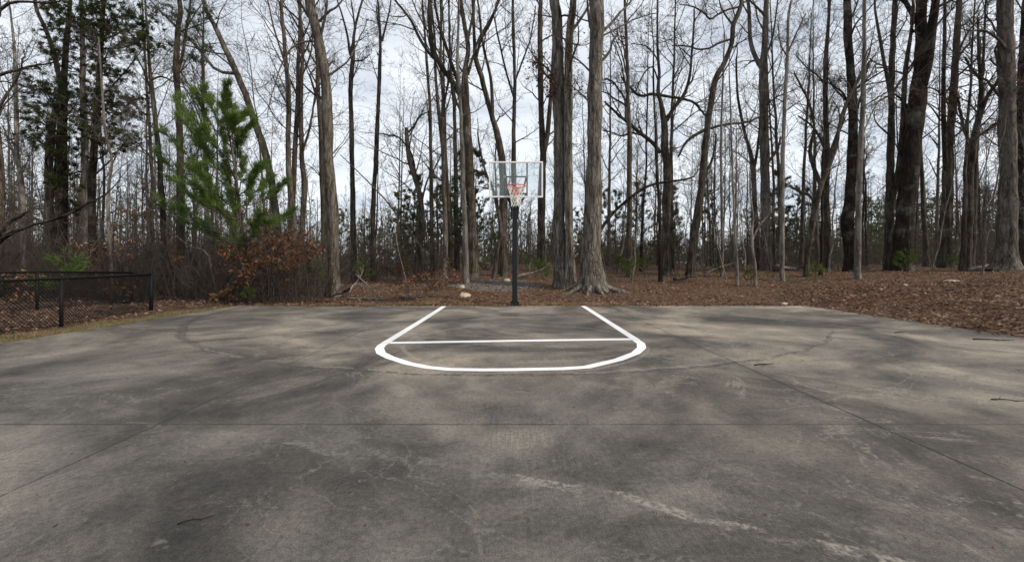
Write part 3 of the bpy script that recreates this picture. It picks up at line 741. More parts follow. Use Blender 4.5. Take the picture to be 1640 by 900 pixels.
hero('leaning_tree', 'tall curving grey trunk leaning left behind the young pine', 14.5,
     [(450, 470, 15), (446, 400, 13), (440, 327, 12), (430, 270, 11.5), (421, 235, 11), (410, 205, 11), (395, 160, 10.5), (372, 108, 9.5), (350, 60, 8), (322, 0, 6.5)],
     [[(375, 118, 6), (360, 117, 5.5), (344, 111, 5), (326, 88, 4.5), (310, 70, 4.2), (294, 53, 4), (268, 30, 3.4), (244, 4, 2.6)]], GB, 16, 6.0, 10, 1.0, 0.4, 14)
hero('pine_tree', 'straight reddish brown pine with thin grey green tufts high up, left of the young pine', 14.0,
     [(290, 472, 15), (289, 400, 12), (288, 320, 11), (287, 250, 10), (283, 160, 9), (280, 110, 9), (282, 50, 8), (283, 0, 7)],
     [[(281, 120, 5), (290, 100, 4.5), (298, 50, 4), (305, 0, 3)]], BB, 17, 6.5, 8, 0.7, 0.3, 15,
     extra=tufts_at([(300, 12, 14), (320, 45, 14), (268, 8, 16), (325, 78, 12), (302, 62, 14), (330, 20, 12), (285, 30, 12), (250, 20, 14), (310, 95, 8)], 14.0, 'far_needle', 22, 14, 0.17))
hero('slender_tree', 'dark slim trunk with a small fork between the cedars and the reddish pine', 13.0,
     [(282, 480, 10), (274, 440, 9), (263, 400, 8.5), (258, 300, 8), (256, 250, 7.5), (250, 195, 7), (243, 140, 6), (240, 115, 5), (236, 70, 4), (232, 20, 3)],
     [[(247, 160, 4), (238, 135, 3.4), (226, 105, 2.8), (212, 80, 2)], [(243, 128, 3.6), (258, 123, 3), (275, 130, 2.4), (300, 145, 1.6)]], BB, 12, 4.0, 9, 1.0, 0.3, 16)
hero('thin_tree', 'thin pale trunk near the end of the fence rail, farthest from the hoop', 14.0,
     [(38, 448, 8), (37, 433, 7.5), (36, 350, 7), (33, 290, 6.5), (26, 250, 6), (24, 180, 5), (21, 120, 4.5), (18, 60, 3.5), (12, 0, 2.5)],
     [[(30, 270, 3), (15, 230, 2.6), (4, 200, 2)]], PB, 12, 2.6, 12, 1.0, 0.3, 17)
hero('brown_tree', 'brown grey trunk with a second stem rising behind the fence', 14.8,
     [(86, 455, 15), (84, 420, 13), (80, 360, 12), (77, 300, 11), (78, 250, 11), (84, 190, 9), (100, 120, 7), (111, 133, 6.5), (90, 80, 6), (69, 42, 5), (55, 0, 4)][:6] + [(96, 150, 8), (88, 95, 7), (74, 50, 6), (55, 0, 5)],
     [[(79, 330, 7), (86, 300, 6), (90, 260, 5), (95, 200, 4), (112, 150, 3)]], BB, 14, 3.0, 11, 1.0, 0.3, 18)
hero('pale_tree', 'pale blotched trunk half hidden between the dark cedars', 15.0,
     [(139, 450, 12), (138, 380, 11), (137, 320, 10.5), (137, 267, 10), (135, 170, 9), (133, 90, 7), (130, 0, 5)], [], PB, 15, 7.0, 8, 0.8, 0.3, 19)
hero('thin_tree', 'thin crooked pale sapling arching over the brown undergrowth behind the fence', 12.5,
     [(180, 470, 5), (176, 400, 5), (172, 350, 4.6), (172, 300, 4.4), (177, 260, 4), (166, 210, 4), (163, 160, 3.4), (160, 100, 3), (158, 60, 2)],
     [[(176, 270, 2.6), (190, 240, 2.2), (204, 190, 1.6)]], PB, 7.5, 2.0, 10, 1.0, 0.2, 20)
hero('bent_tree', 'broken dark snag with one crooked living branch, between two slender trunks', 17.5,
     [(667, 436, 13), (670, 400, 12), (675, 350, 10), (673, 317, 9), (664, 285, 8.5), (655, 255, 8), (652, 225, 7.5), (651, 205, 6)],
     [[(654, 212, 4), (662, 203, 3.6), (670, 190, 3), (677, 183, 2.4), (690, 178, 1.6)], [(668, 300, 4), (660, 250, 3.5), (640, 222, 3), (620, 216, 2.6), (606, 214, 1.8)], [(674, 330, 4), (684, 290, 3), (700, 262, 2.4), (712, 235, 1.8)]],
     BB, 4.0, 2.0, 8, 1.0, 0.3, 21)
for k, (D, t, lab) in enumerate([
    (20, [(693, 437, 8), (691, 330, 7), (690, 250, 6), (688, 180, 5.5), (684, 120, 5), (680, 60, 4), (676, 0, 3)], 'thin brown trunk just left of the five limbed tree'),
    (21, [(716, 436, 9), (714, 330, 8), (712, 250, 7), (706, 190, 6), (700, 130, 5), (697, 60, 4), (690, 0, 3)], 'thin brown trunk with pale streaks touching the five limbed tree'),
    (23, [(732, 434, 9), (730, 330, 8), (729, 250, 7), (727, 180, 6), (722, 120, 5), (720, 60, 4), (719, 0, 3)], 'narrow straight trunk half behind the pale slender one')]):
    hero('thin_tree', lab, D, t, [], BB, 16, 4.5, 12, 0.9, 0.3, 30 + k)
hero('dead_pole_tree', 'thin bare trunk leaning right with its dark stem crossing below the backboard', 17.0,
     [(790, 442, 8), (797, 400, 7), (803, 370, 6.5), (798, 335, 6), (790, 300, 5), (782, 285, 4.5), (775, 262, 4), (766, 220, 3)],
     [[(800, 350, 4), (795, 310, 3.4), (793, 270, 3), (794, 230, 2.4)], [(782, 285, 3), (772, 278, 2.6), (760, 272, 2)]], BB, 7, 2.0, 8, 0.9, 0.2, 34)
# --- right of the oaks
hero('spreading_tree', 'brown tree with long crooked horizontal limbs right of the big oak', 19.0,
     [(1067, 436, 18), (1067, 400, 15), (1067, 330, 14.5), (1068, 270, 14), (1064, 240, 13), (1062, 195, 10), (1057, 165, 7.5), (1053, 150, 7), (1055, 120, 5), (1053, 70, 4), (1053, 0, 3)],
     [[(1058, 245, 7), (1044, 228, 7), (1026, 214, 6.5), (1008, 198, 6), (992, 186, 5), (980, 174, 4), (968, 163, 3.4)], [(1002, 194, 4.5), (1002, 175, 4), (1000, 158, 3.8), (990, 142, 3.4), (980, 130, 3), (968, 126, 2.4)],
      [(1053, 152, 6), (1042, 151, 5.5), (1031, 154, 5), (1020, 151, 4.5), (1010, 141, 4), (1000, 130, 3), (995, 124, 2.4)], [(1054, 152, 5.5), (1070, 155, 5), (1089, 158, 4.6), (1110, 164, 4.2), (1122, 176, 3.6), (1134, 189, 3)],
      [(1067, 194, 7.5), (1080, 172, 6.5), (1095, 153, 6), (1103, 130, 5), (1106, 111, 4.6), (1110, 60, 3.6), (1112, 14, 2.6)], [(1026, 216, 4), (1010, 213, 3.5), (995, 218, 3), (980, 212, 2.2), (966, 210, 1.8)],
      [(1054, 130, 3), (1045, 108, 2.4), (1030, 120, 2.4), (1018, 148, 1.8)], [(1056, 120, 3), (1052, 95, 2.4), (1035, 75, 2), (1010, 70, 1.4)]],
     BB, 14, 6.5, 8, 1.0, 0.4, 40)
hero('leaning_tree', 'tall sinuous brown trunk curving over the spreading tree', 18.5,
     [(1106, 433, 16), (1108, 410, 14), (1113, 370, 13.5), (1118, 340, 13), (1125, 290, 12), (1128, 250, 11), (1133, 205, 10.5), (1139, 167, 10), (1147, 125, 9), (1160, 100, 8.5), (1171, 72, 8), (1174, 42, 7.5), (1183, 20, 7), (1188, 0, 6)],
     [[(1134, 205, 6), (1122, 212, 5.5), (1108, 220, 5), (1096, 232, 4), (1086, 252, 3)], [(1137, 206, 5), (1160, 200, 4.5), (1189, 197, 4), (1205, 193, 3.4), (1223, 184, 2.6)], [(1168, 64, 4), (1150, 70, 3.6), (1135, 78, 3.4), (1118, 79, 3), (1098, 74, 2.6), (1076, 74, 2)],
      [(1182, 12, 4), (1165, 16, 3.6), (1150, 24, 3.4), (1137, 31, 3.2), (1126, 20, 2.8), (1109, 11, 2.4), (1090, 8, 1.6)], [(1172, 38, 3.6), (1164, 28, 3), (1156, 15, 2.6), (1152, 0, 2)], [(1128, 280, 5), (1138, 262, 4), (1144, 240, 3.4), (1148, 215, 2.6)]],
     BB, 14, 6.5, 8, 1.0, 0.5, 41)
hero('arching_sapling', 'dark bare stem arching right out of the big oak like a bow', 16.5,
     [(940, 452, 8), (945, 420, 7), (953, 388, 6.5), (963, 367, 6), (976, 348, 5.6), (993, 330, 5), (1015, 312, 4.6), (1040, 297, 4.2), (1070, 291, 3.8), (1095, 288, 3), (1110, 283, 2.4)], [[(1110, 284, 2), (1118, 274, 1.6), (1124, 262, 1.2)]], DB, 2.0, 3.4, 6, 0.7, 0.3, 42)
hero('dark_stem_tree', 'thin dark stem standing right against the spreading tree', 16.0,
     [(1058, 452, 8), (1057, 400, 6), (1058, 340, 5.5), (1054, 270, 5), (1053, 200, 4), (1050, 120, 3)], [], DB, 12, 5, 7, 0.9, 0.3, 43)
hero('forked_tree', 'tall brown trunk with a tuning fork crown right of the sinuous trunk', 21.0,
     [(1229, 431, 18), (1227, 400, 16), (1226, 330, 15), (1226, 250, 14.5), (1225, 170, 14), (1224, 115, 13), (1226, 60, 9), (1228, 0, 8)],
     [[(1222, 112, 8), (1214, 100, 7.5), (1206, 82, 7), (1201, 60, 6.5), (1200, 25, 6), (1197, 0, 5)], [(1227, 85, 5), (1234, 72, 4), (1240, 45, 3), (1246, 0, 2.4)], [(1228, 30, 4), (1218, 18, 3.6), (1208, 8, 3), (1200, 0, 2.4)], [(1229, 262, 5), (1238, 250, 4.5), (1246, 238, 4), (1250, 220, 3)]],
     GB, 18, 6.5, 9, 1.0, 0.35, 44)
hero('forked_tree', 'brown trunk forking at mid height just left of the tuning fork tree', 22.0,
     [(1216, 430, 9), (1212, 370, 8.5), (1209, 310, 8), (1206, 265, 7.5), (1200, 235, 6), (1192, 205, 5), (1184, 160, 4), (1180, 100, 3)], [[(1207, 275, 5), (1213, 240, 4.6), (1217, 200, 4), (1218, 140, 3)]], BB, 13, 5, 9, 1.0, 0.3, 45)
hero('thin_tree', 'thin straight pale grey trunk just right of the tuning fork tree', 16.5,
     [(1253, 440, 9), (1252, 420, 7.5), (1253, 340, 7), (1254, 250, 6.5), (1257, 180, 6), (1260, 120, 5.5), (1262, 83, 5), (1265, 20, 4)],
     [[(1262, 85, 3), (1275, 55, 2.6), (1290, 22, 2)], [(1260, 90, 2.6), (1250, 70, 2.2), (1246, 40, 1.8)]], PB, 14, 6, 9, 1.0, 0.35, 46)
hero('multi_stem_tree', 'brown tree splitting into several stems above a low crotch right of the pale thin trunk', 21.0,
     [(1327, 430, 13), (1327, 390, 11), (1325, 340, 11), (1323, 300, 11), (1326, 250, 10), (1325, 200, 8), (1324, 125, 7), (1327, 60, 5.5), (1329, 0, 4)],
     [[(1320, 310, 8), (1312, 290, 7), (1304, 270, 6.5), (1297, 240, 6), (1304, 205, 4), (1297, 167, 3.6), (1284, 140, 3), (1272, 117, 2.4)], [(1325, 262, 7), (1334, 236, 6.5), (1345, 205, 6), (1354, 175, 5), (1372, 135, 4), (1395, 95, 3)], [(1322, 240, 5), (1310, 215, 4), (1296, 198, 3), (1278, 186, 2.2)], [(1325, 140, 4), (1310, 122, 3), (1292, 108, 2.2), (1275, 90, 1.6)]],
     BB, 15, 5.5, 9, 1.0, 0.3, 47)
hero('leaning_tree', 'grey brown stem slanting into the low crotch of the several stemmed tree', 17.5,
     [(1291, 437, 11), (1293, 415, 9), (1298, 380, 9), (1305, 345, 9), (1313, 313, 8.5), (1322, 285, 8), (1332, 262, 7), (1342, 235, 6), (1352, 180, 5), (1374, 133, 4), (1392, 90, 3)],
     [[(1308, 330, 5), (1295, 312, 4.6), (1280, 306, 4), (1264, 298, 3)]], BB, 11, 5.5, 8, 1.0, 0.3, 48)
hero('dark_tree', 'very dark brown trunk with a bulge at its waist, left of the slim pale one', 19.5,
     [(1360, 431, 19), (1361, 400, 17), (1357, 360, 18), (1360, 330, 17), (1362, 290, 15), (1364, 250, 14.5), (1365, 180, 13.5), (1362, 110, 12.5), (1357, 60, 12), (1356, 0, 11)], [[(1364, 175, 4), (1350, 150, 3), (1335, 138, 2.4), (1316, 128, 1.8)], [(1366, 200, 4), (1380, 150, 3), (1392, 100, 2.4)]], DB, 19, 7, 9, 0.9, 0.3, 49)
hero('thin_tree', 'slim pale grey trunk standing forward of the very dark bulging one', 15.8,
     [(1372, 443, 12), (1373, 430, 9.5), (1374, 380, 9), (1375, 320, 8.5), (1376, 250, 8), (1379, 200, 7.5), (1382, 140, 7), (1384, 80, 6), (1384, 0, 5)],
     [[(1378, 230, 3), (1388, 200, 2.6), (1400, 175, 2.2), (1415, 150, 1.6)], [(1376, 262, 3), (1384, 248, 2.4), (1392, 230, 2)]], PB, 14, 5.5, 10, 1.0, 0.5, 50)
hero('grey_tree', 'grey brown trunk joined low by a twin, directly left of the black double trunk', 19.5,
     [(1423, 432, 15), (1424, 380, 13), (1425, 300, 12), (1426, 250, 11), (1429, 167, 9), (1431, 83, 8.5), (1436, 0, 7)],
     [[(1426, 330, 9), (1436, 290, 9), (1442, 250, 8.5), (1447, 180, 7.5), (1450, 111, 7), (1459, 56, 5), (1463, 0, 4)], [(1429, 175, 6), (1422, 130, 5.5), (1415, 95, 5), (1409, 60, 4.5), (1402, 20, 3.4), (1400, 0, 3)], [(1430, 150, 4), (1442, 130, 3.6), (1460, 110, 3), (1480, 75, 2.4), (1500, 40, 2), (1530, 12, 1.4)]],
     BB, 17, 6, 10, 1.0, 0.3, 51)
hero('black_pine_tree', 'thickest nearly black double trunk leaning right on the far side of the clearing', 18.5,
     [(1444, 432, 33), (1445, 410, 28), (1449, 360, 27), (1453, 320, 26.5), (1460, 260, 25), (1466, 210, 24), (1471, 160, 24), (1476, 120, 22), (1479, 60, 17), (1478, 0, 15)],
     [[(1474, 150, 14), (1483, 115, 14), (1489, 80, 13.5), (1493, 40, 13), (1499, 0, 11)], [(1477, 50, 8), (1465, 30, 7.5), (1455, 12, 7), (1447, 0, 6)], [(1466, 200, 6), (1452, 170, 4), (1430, 152, 3), (1400, 168, 2)]], DB, 20, 8, 9, 0.9, 0.3, 52)
hero('brown_tree', 'first brown trunk right of the black double trunk, dark and straight', 20.5,
     [(1513, 431, 20), (1514, 380, 17), (1516, 320, 16), (1518, 260, 14), (1521, 215, 12), (1525, 180, 11), (1530, 120, 10.5), (1534, 60, 9), (1538, 0, 8)],
     [[(1515, 280, 8), (1513, 240, 7), (1511, 180, 6.5), (1511, 120, 5.5), (1513, 60, 5), (1513, 0, 4)], [(1532, 90, 4), (1545, 62, 3.4), (1560, 40, 2.6), (1590, 18, 1.8)], [(1530, 100, 4), (1545, 78, 3.4), (1570, 52, 2.4)]], BB, 17, 6, 10, 1.0, 0.3, 53)
hero('forked_tree', 'brown trunk forking wide with rusty leaves in the fork, beside the swollen footed trunk', 19.0,
     [(1545, 432, 17), (1547, 400, 15), (1549, 340, 14), (1552, 290, 13), (1556, 250, 11), (1560, 222, 9.5), (1567, 190, 8), (1571, 165, 7), (1571, 130, 6), (1568, 85, 4.5), (1566, 30, 3)],
     [[(1561, 222, 6), (1575, 170, 6), (1584, 150, 5.5), (1599, 128, 5), (1608, 90, 3.6), (1616, 50, 2.4)], [(1556, 236, 5), (1545, 210, 4.5), (1538, 180, 4), (1534, 155, 3)], [(1563, 220, 4), (1575, 213, 4), (1588, 205, 3.4), (1598, 197, 2.8)], [(1571, 128, 4), (1556, 110, 3.4), (1545, 92, 2.6)]],
     BB, 12, 6.5, 9, 1.0, 0.3, 54, extra=dead_leaves(0.25, 'rust_leaf', 5, 9.5, 0.11))
hero('oak_tree', 'thick grey trunk with a swollen foot at the right end of the clearing', 17.6,
     [(1609, 442, 42), (1611, 425, 31), (1612, 390, 27), (1613, 340, 24), (1615, 250, 22), (1616, 150, 21.5), (1616, 70, 21), (1615, 0, 20)],
     [[(1614, 165, 5), (1625, 150, 4), (1636, 130, 3)], [(1613, 130, 4), (1600, 110, 3), (1585, 95, 2.2)], [(1612, 80, 5), (1595, 60, 4), (1570, 48, 3), (1548, 55, 2.2)]], GB, 18, 7, 10, 0.9, 0.6, 55, extra=dead_leaves(0.10, 'rust_leaf', 4, 9, 0.11))
hero('dark_tree', 'black trunk behind the thick grey trunk with the swollen foot', 20.5,
     [(1634, 430, 17), (1634, 380, 14), (1635, 300, 13.5), (1636, 220, 13), (1638, 150, 12), (1642, 80, 11), (1646, 0, 9)], [], DB, 17, 3.4, 12, 1.0, 0.3, 56, extra=dead_leaves(0.35, 'rust_leaf', 2.2, 5.0, 0.14))
hero('thin_tree', 'crooked pale sapling with splayed twigs right of the small young pine', 15.0,
     [(1210, 449, 5.5), (1209, 425, 5), (1205, 400, 4.6), (1204, 372, 4), (1207, 350, 3.2), (1203, 320, 2.6)], [[(1205, 385, 3), (1214, 365, 2.4), (1226, 350, 1.8), (1236, 338, 1.4)], [(1204, 372, 2.4), (1196, 355, 2), (1190, 335, 1.6)]], PB, 4.4, 1.4, 9, 0.9, 0.3, 57, blen=(0.6, 1.4))
hero('thin_tree', 'straight pale sapling between the sinuous trunk and the small young pine', 15.0,
     [(1181, 449, 6), (1180, 420, 5), (1178, 380, 4.6), (1176, 320, 4.2), (1174, 260, 3.6), (1171, 200, 3), (1168, 120, 2)], [], PB, 8.5, 3.0, 9, 0.9, 0.3, 58, blen=(0.7, 1.6))
hero('thin_tree', 'pale whip thin stem behind the two pale saplings', 18.0,
     [(1156, 436, 5.5), (1157, 390, 5), (1156, 330, 4.5), (1155, 230, 4), (1157, 150, 3), (1160, 60, 2)], [], PB, 12, 4.0, 9, 0.9, 0.3, 59, blen=(0.8, 1.8))
# fallen leaning poles
hero('leaning_dead_sapling', 'grey dead pole leaning diagonally across the woods left of the hoop', 17.0,
     [(684, 420, 3.4), (676, 402, 3.2), (665, 383, 3), (652, 362, 2.8), (636, 345, 2.7), (622, 326, 2.5), (610, 312, 2.3), (585, 287, 2), (560, 262, 1.7), (545, 248, 1.4)], [], GB, 1.0, 2.2, 4, 0.6, 0.1, 60, blen=(0.4, 0.9))
hero('leaning_dead_sapling', 'grey bent sapling leaning over the brush right of the fence end', 12.4,
     [(352, 470, 4), (338, 430, 3.6), (330, 402, 3.4), (305, 396, 3), (283, 378, 2.8), (258, 352, 2.5), (240, 336, 2.2), (224, 320, 1.8), (213, 311, 1.5)], [[(258, 352, 2.4), (240, 320, 2), (226, 292, 1.4)]], GB, 1.0, 1.4, 9, 0.9, 0.1, 61, blen=(0.5, 1.2))
hero('bent_tree', 'long dark bough sweeping up from beyond the frame over the fence', 11.0,
     [(-60, 425, 9), (-10, 395, 8), (43, 363, 6), (80, 353, 5), (117, 340, 4.4), (142, 324, 3.6), (160, 318, 2.6), (182, 300, 1.8)], [[(-10, 392, 6), (10, 360, 5.5), (30, 348, 5), (47, 338, 3.6)]], DB, 1.0, 1.0, 6, 0.8, 0.1, 62, blen=(0.5, 1.2))
hero('leaning_tree', 'dark trunk at the near edge of the woods, its pale boughs reaching over the fence', 12.0,
     [(-8, 470, 15), (-2, 400, 13), (2, 317, 12), (2, 260, 11), (-6, 180, 11), (-14, 120, 10), (-20, 60, 9), (-30, 0, 8)],
     [[(-10, 125, 5), (10, 117, 4.6), (30, 112, 4.2), (55, 105, 3.6), (78, 102, 2.6), (95, 96, 1.8)], [(-20, 40, 5), (10, 8, 4.6), (40, 3, 4.2), (70, 5, 3.6), (97, 1, 2.4)], [(-5, 180, 4), (12, 150, 3.4), (30, 120, 2.6), (40, 80, 2)]], BB, 13, 5, 10, 1.0, 0.3, 63)

# ---------------------------------------------------------------- young pine
def path_tube(b, pts, r0, r1, k=6, n=10):
    rs = resample(np.array(pts, float), n); tube(b, rs, np.linspace(r0, r1, n), k); return rs
rg = RS(77); D = 12.3
bx = (397 - CX) * D / F; base = np.array([bx, D, H(bx, D)])
yp = thing('pine_tree', 'bright green young pine leaning left, long needled boughs, in front of the bare trees', 'pine tree', base)
stem = resample(np.array([[*(w(x, y, D) - base)] for x, y in ((397, 486), (393, 430), (388, 370), (381, 310), (374, 255), (364, 200), (355, 152))]), 40)
stem[0, 2] = -0.1
b = Buf(); tube(b, stem, np.linspace(0.075, 0.012, 40), 9); obj('trunk', b, M['bark_brown'], yp)
b = Buf(); bn = Buf()
P0, DR = [], []
def bough(p0, tip, droop=0.0, r=0.02, dens=1.0):
    mid_ = (p0 + tip) / 2 + np.array([0, 0, -0.12 - droop]); L_ = np.linalg.norm(tip - p0)
    rs = path_tube(b, [p0, mid_, tip], r, 0.006, 5, 12)
    d = norm(np.gradient(rs, axis=0))
    for j in range(4, 12):
        for q in range(1 + (j == 11) + (j % 2 if j > 6 else 0)):
            side = rg.randn(3) * np.array([1, 1, 0.4]); dd = norm(d[j] * 1.1 + norm(side) * 0.75 + np.array([0, 0, 0.3]))
            l2 = L_ * rg.uniform(0.10, 0.26) * (1.2 - j / 16)
            e_ = rs[j] + dd * l2; tube(b, np.array([rs[j], e_]), np.array([0.006, 0.004]), 3)
            for s_ in (0.55, 1.0): P0.append(rs[j] + dd * l2 * s_); DR.append(dd)
        if j > 5: P0.append(rs[j]); DR.append(d[j])
for (sy, tx, ty) in [(395, 340, 350), (395, 300, 322), (380, 440, 335), (370, 265, 318), (345, 290, 280), (345, 430, 280), (330, 455, 345), (320, 262, 238), (300, 415, 245), (290, 275, 205), (270, 300, 180),
                     (270, 408, 200), (250, 292, 150), (240, 398, 165), (220, 320, 140), (215, 385, 150), (190, 335, 135), (185, 372, 128), (330, 330, 262), (360, 352, 310), (300, 330, 215), (395, 415, 375), (355, 395, 300), (280, 360, 190), (340, 385, 240), (390, 375, 340), (405, 365, 388)]:
    t = np.clip((486 - sy) / 351.0, 0, 1); p0 = stem[int(t * 39)]
    tip = w(tx - 8 if tx < 380 else tx - 26, ty + 12, D + rg.uniform(-0.9, 0.9)) - base
    bough(p0, tip, 0.05, 0.022)
for i in range(13):
    t = rg.uniform(0.32, 0.88); p0 = stem[int(t * 39)]; a = rg.rand() * 6.28; L_ = (1.05 - t) * 1.9 + 0.25
    bough(p0, p0 + np.array([math.cos(a) * L_ * 0.85, math.sin(a) * L_ * 0.85, L_ * 0.55]), 0.05, 0.018)
P0.append(stem[-1]); DR.append(np.array([0, 0, 1.0]))
needle_tufts(bn, np.array(P0), norm(np.array(DR)), 34, 0.23, 0.012, rg, 0.68)
obj('boughs', b, M['bark_brown'], yp); obj('needles', bn, M['young_needle'], yp, False)

# ---------------------------------------------------------------- cedars (dark evergreens at the fence side)
def cedar(label, D, stem_px, clumps, seed):
    rg = RS(seed); bx = (stem_px[0][0] - CX) * D / F; base = np.array([bx, D, H(bx, D)])
    root = thing('cedar_tree', label, 'cedar tree', base)
    s = np.array([[*(w(x, y, D) - base), wd * D / F / 2] for x, y, wd in stem_px]); s[0, 2] = -0.1
    st = resample(s, 40); b = Buf(); tube(b, st[None, :, :3], st[None, :, 3], 10, trunk_mod(st[:, 3], st[:, 2], 10, rg, 0.4, 0.03)[None]); obj('trunk', b, M['bark_dark'], root)
    b = Buf(); V = Buf()
    for (x, y, r) in clumps:
        c = w(x, y, D + rg.uniform(-1.3, 1.3)) - base; R = r * D / F
        i = int(np.clip(np.argmin(np.abs(st[:, 2] - (c[2] - 0.35 * abs(c[0] - st[10, 0]) - 0.2))), 2, 38))
        rs = path_tube(b, [st[i, :3], (st[i, :3] + c) / 2 + np.array([0, 0, -0.1]), c], 0.03, 0.008, 5, 8)
        n = int(44 * (r / 32.0) ** 2) + 10
        o_ = rg.randn(n, 3) * np.array([0.62, 0.62, 0.42]) * R
        p = c + o_
        m_ = n // 3; tube(b, np.stack([np.repeat(rs[5][None], m_, 0), p[:m_]], 1), np.full((m_, 2), 0.005), 3)
        dr = norm(o_ * np.array([1, 1, 0.3]) + 0.2 * rg.randn(n, 3))
        needle_tufts(V, p, dr, 24, 0.20, 0.022, rg, 0.75)
    obj('branches', b, M['twig_dark'], root); obj('sprays', V, M['cedar_spray'], root, False)
cedar('tall narrow black green cedar behind the fence, nearer the young pine', 14.0, [(150, 462, 13), (148, 380, 11), (147, 300, 10), (150, 250, 9.5), (156, 170, 8.5), (161, 90, 7), (166, 0, 5), (168, -60, 3)],
      [(150, 8, 38), (185, 30, 35), (212, 38, 22), (236, 70, 20), (178, 70, 30), (130, 78, 26), (225, 68, 16), (160, 140, 26), (190, 165, 26), (222, 162, 16), (175, 188, 28), (205, 180, 22), (150, 212, 26), (200, 118, 14), (204, 222, 14), (165, 105, 22), (160, -40, 40), (190, -70, 34), (140, -90, 36), (180, 235, 16), (160, -150, 30), (120, 40, 26), (150, 45, 30)], 201)
cedar('broad black green cedar with ragged low skirts behind the fence, farther from the court', 14.6, [(99, 460, 17), (99, 380, 15), (99, 300, 14), (100, 200, 11), (104, 100, 8), (112, 10, 5), (115, -50, 3)],
      [(112, 62, 28), (88, 88, 16), (98, 152, 32), (74, 162, 24), (128, 155, 26), (80, 202, 28), (62, 224, 18), (108, 214, 28), (90, 238, 22), (130, 112, 20), (98, 262, 20), (104, 288, 20), (70, 140, 16), (120, 180, 24), (122, 20, 30), (105, -30, 34), (55, 175, 14), (116, 330, 18), (92, 20, 14)], 202)

# ---------------------------------------------------------------- rusty leaved saplings
def rusty(name, label, cat, D, bx_px, clumps, seed, mat='rust_leaf', n=26, size=0.13, group=None):
    rg = RS(seed); bx = (bx_px - CX) * D / F; base = np.array([bx, D, H(bx, D)])
    root = thing(name, label, cat, base, group)
    b = Buf(); V = Buf()
    top = max(w(x, y, D)[2] - base[2] for x, y, r in clumps)
    rs0 = path_tube(b, [(0, 0, -0.05), (0.05 * rg.randn(), 0.05 * rg.randn(), top * 0.5), (0.12 * rg.randn(), 0.1 * rg.randn(), top)], 0.022 + 0.006 * top, 0.006, 6, 16)
    for (x, y, r) in clumps:
        c = w(x, y, D + rg.uniform(-0.5, 0.5)) - base; R = r * D / F
        i = int(np.clip(np.argmin(np.abs(rs0[:, 2] - (c[2] - 0.25))), 1, 14))
        rs = path_tube(b, [rs0[i], (rs0[i] + c) / 2 + 0.05 * rg.randn(3), c], 0.012, 0.004, 4, 7)
        m = max(5, int(0.72 * n * (r / 20.0) ** 2)); p = c + R * 0.6 * rg.randn(m, 3) * np.array([1, 1, 0.6])
        tube(b, np.stack([np.repeat(rs[4][None], m, 0), p], 1), np.full((m, 2), 0.003), 3)
        q = np.repeat(p, 4, 0) + 0.05 * rg.randn(m * 4, 3)
        v, t = leaf_quads(q, size, rg, 0.9, 0.5); V.add(v, None, t)
    obj('stems', b, M['twig'], root); obj('leaves', V, M[mat], root, False)
rusty('beech_sapling', 'rust leaved sapling under the young pine, nearest the fence', 'sapling', 12.0, 392, [(392, 392, 20), (372, 405, 18), (408, 410, 20), (385, 430, 18), (360, 400, 10), (398, 445, 14), (378, 465, 8), (420, 425, 16)], 301)
rusty('beech_sapling', 'densest rust leaved sapling in the middle of the thicket beside the young pine', 'sapling', 12.4, 432, [(425, 372, 16), (440, 385, 22), (420, 395, 22), (455, 400, 22), (436, 415, 20), (462, 425, 16), (415, 350, 9), (445, 440, 12), (430, 360, 8)], 302)
rusty('beech_sapling', 'rust leaved sapling at the thicket edge beside the stout grey trunk', 'sapling', 12.9, 474, [(470, 372, 16), (482, 390, 22), (497, 400, 18), (478, 412, 18), (494, 418, 14), (460, 385, 16), (468, 448, 10), (505, 390, 8)], 303)
rusty('beech_sapling', 'knee high tan leaved seedling at the slab edge under the young pine', 'sapling', 11.95, 362, [(362, 460, 8), (352, 470, 7), (372, 474, 6), (380, 452, 6)], 304, 'tan_leaf')
for i, (x, D, cl, lab) in enumerate([(715, 14.6, [(714, 415, 9), (708, 425, 12), (720, 432, 10), (700, 440, 12)], 'tallest of the low rusty saplings in the leaf covered bank left of the hoop'),
        (690, 14.2, [(688, 436, 12), (676, 440, 11), (698, 448, 13), (668, 444, 9)], 'spreading low rusty sapling in the middle of the bank left of the hoop'),
        (655, 13.6, [(650, 455, 12), (662, 448, 10), (640, 458, 9)], 'low rusty sapling at the end of the bank away from the hoop'),
        (705, 13.8, [(706, 452, 12), (718, 447, 10), (694, 458, 9), (726, 440, 8)], 'low rusty sapling closest to the boulder'),
        (645, 16.5, [(643, 422, 10), (650, 428, 8), (634, 428, 7)], 'round rusty sapling farther back, beside the slender candelabra trunk')]):
    rusty('beech_sapling', lab, 'sapling', D, x, cl, 310 + i, n=20, size=0.10)
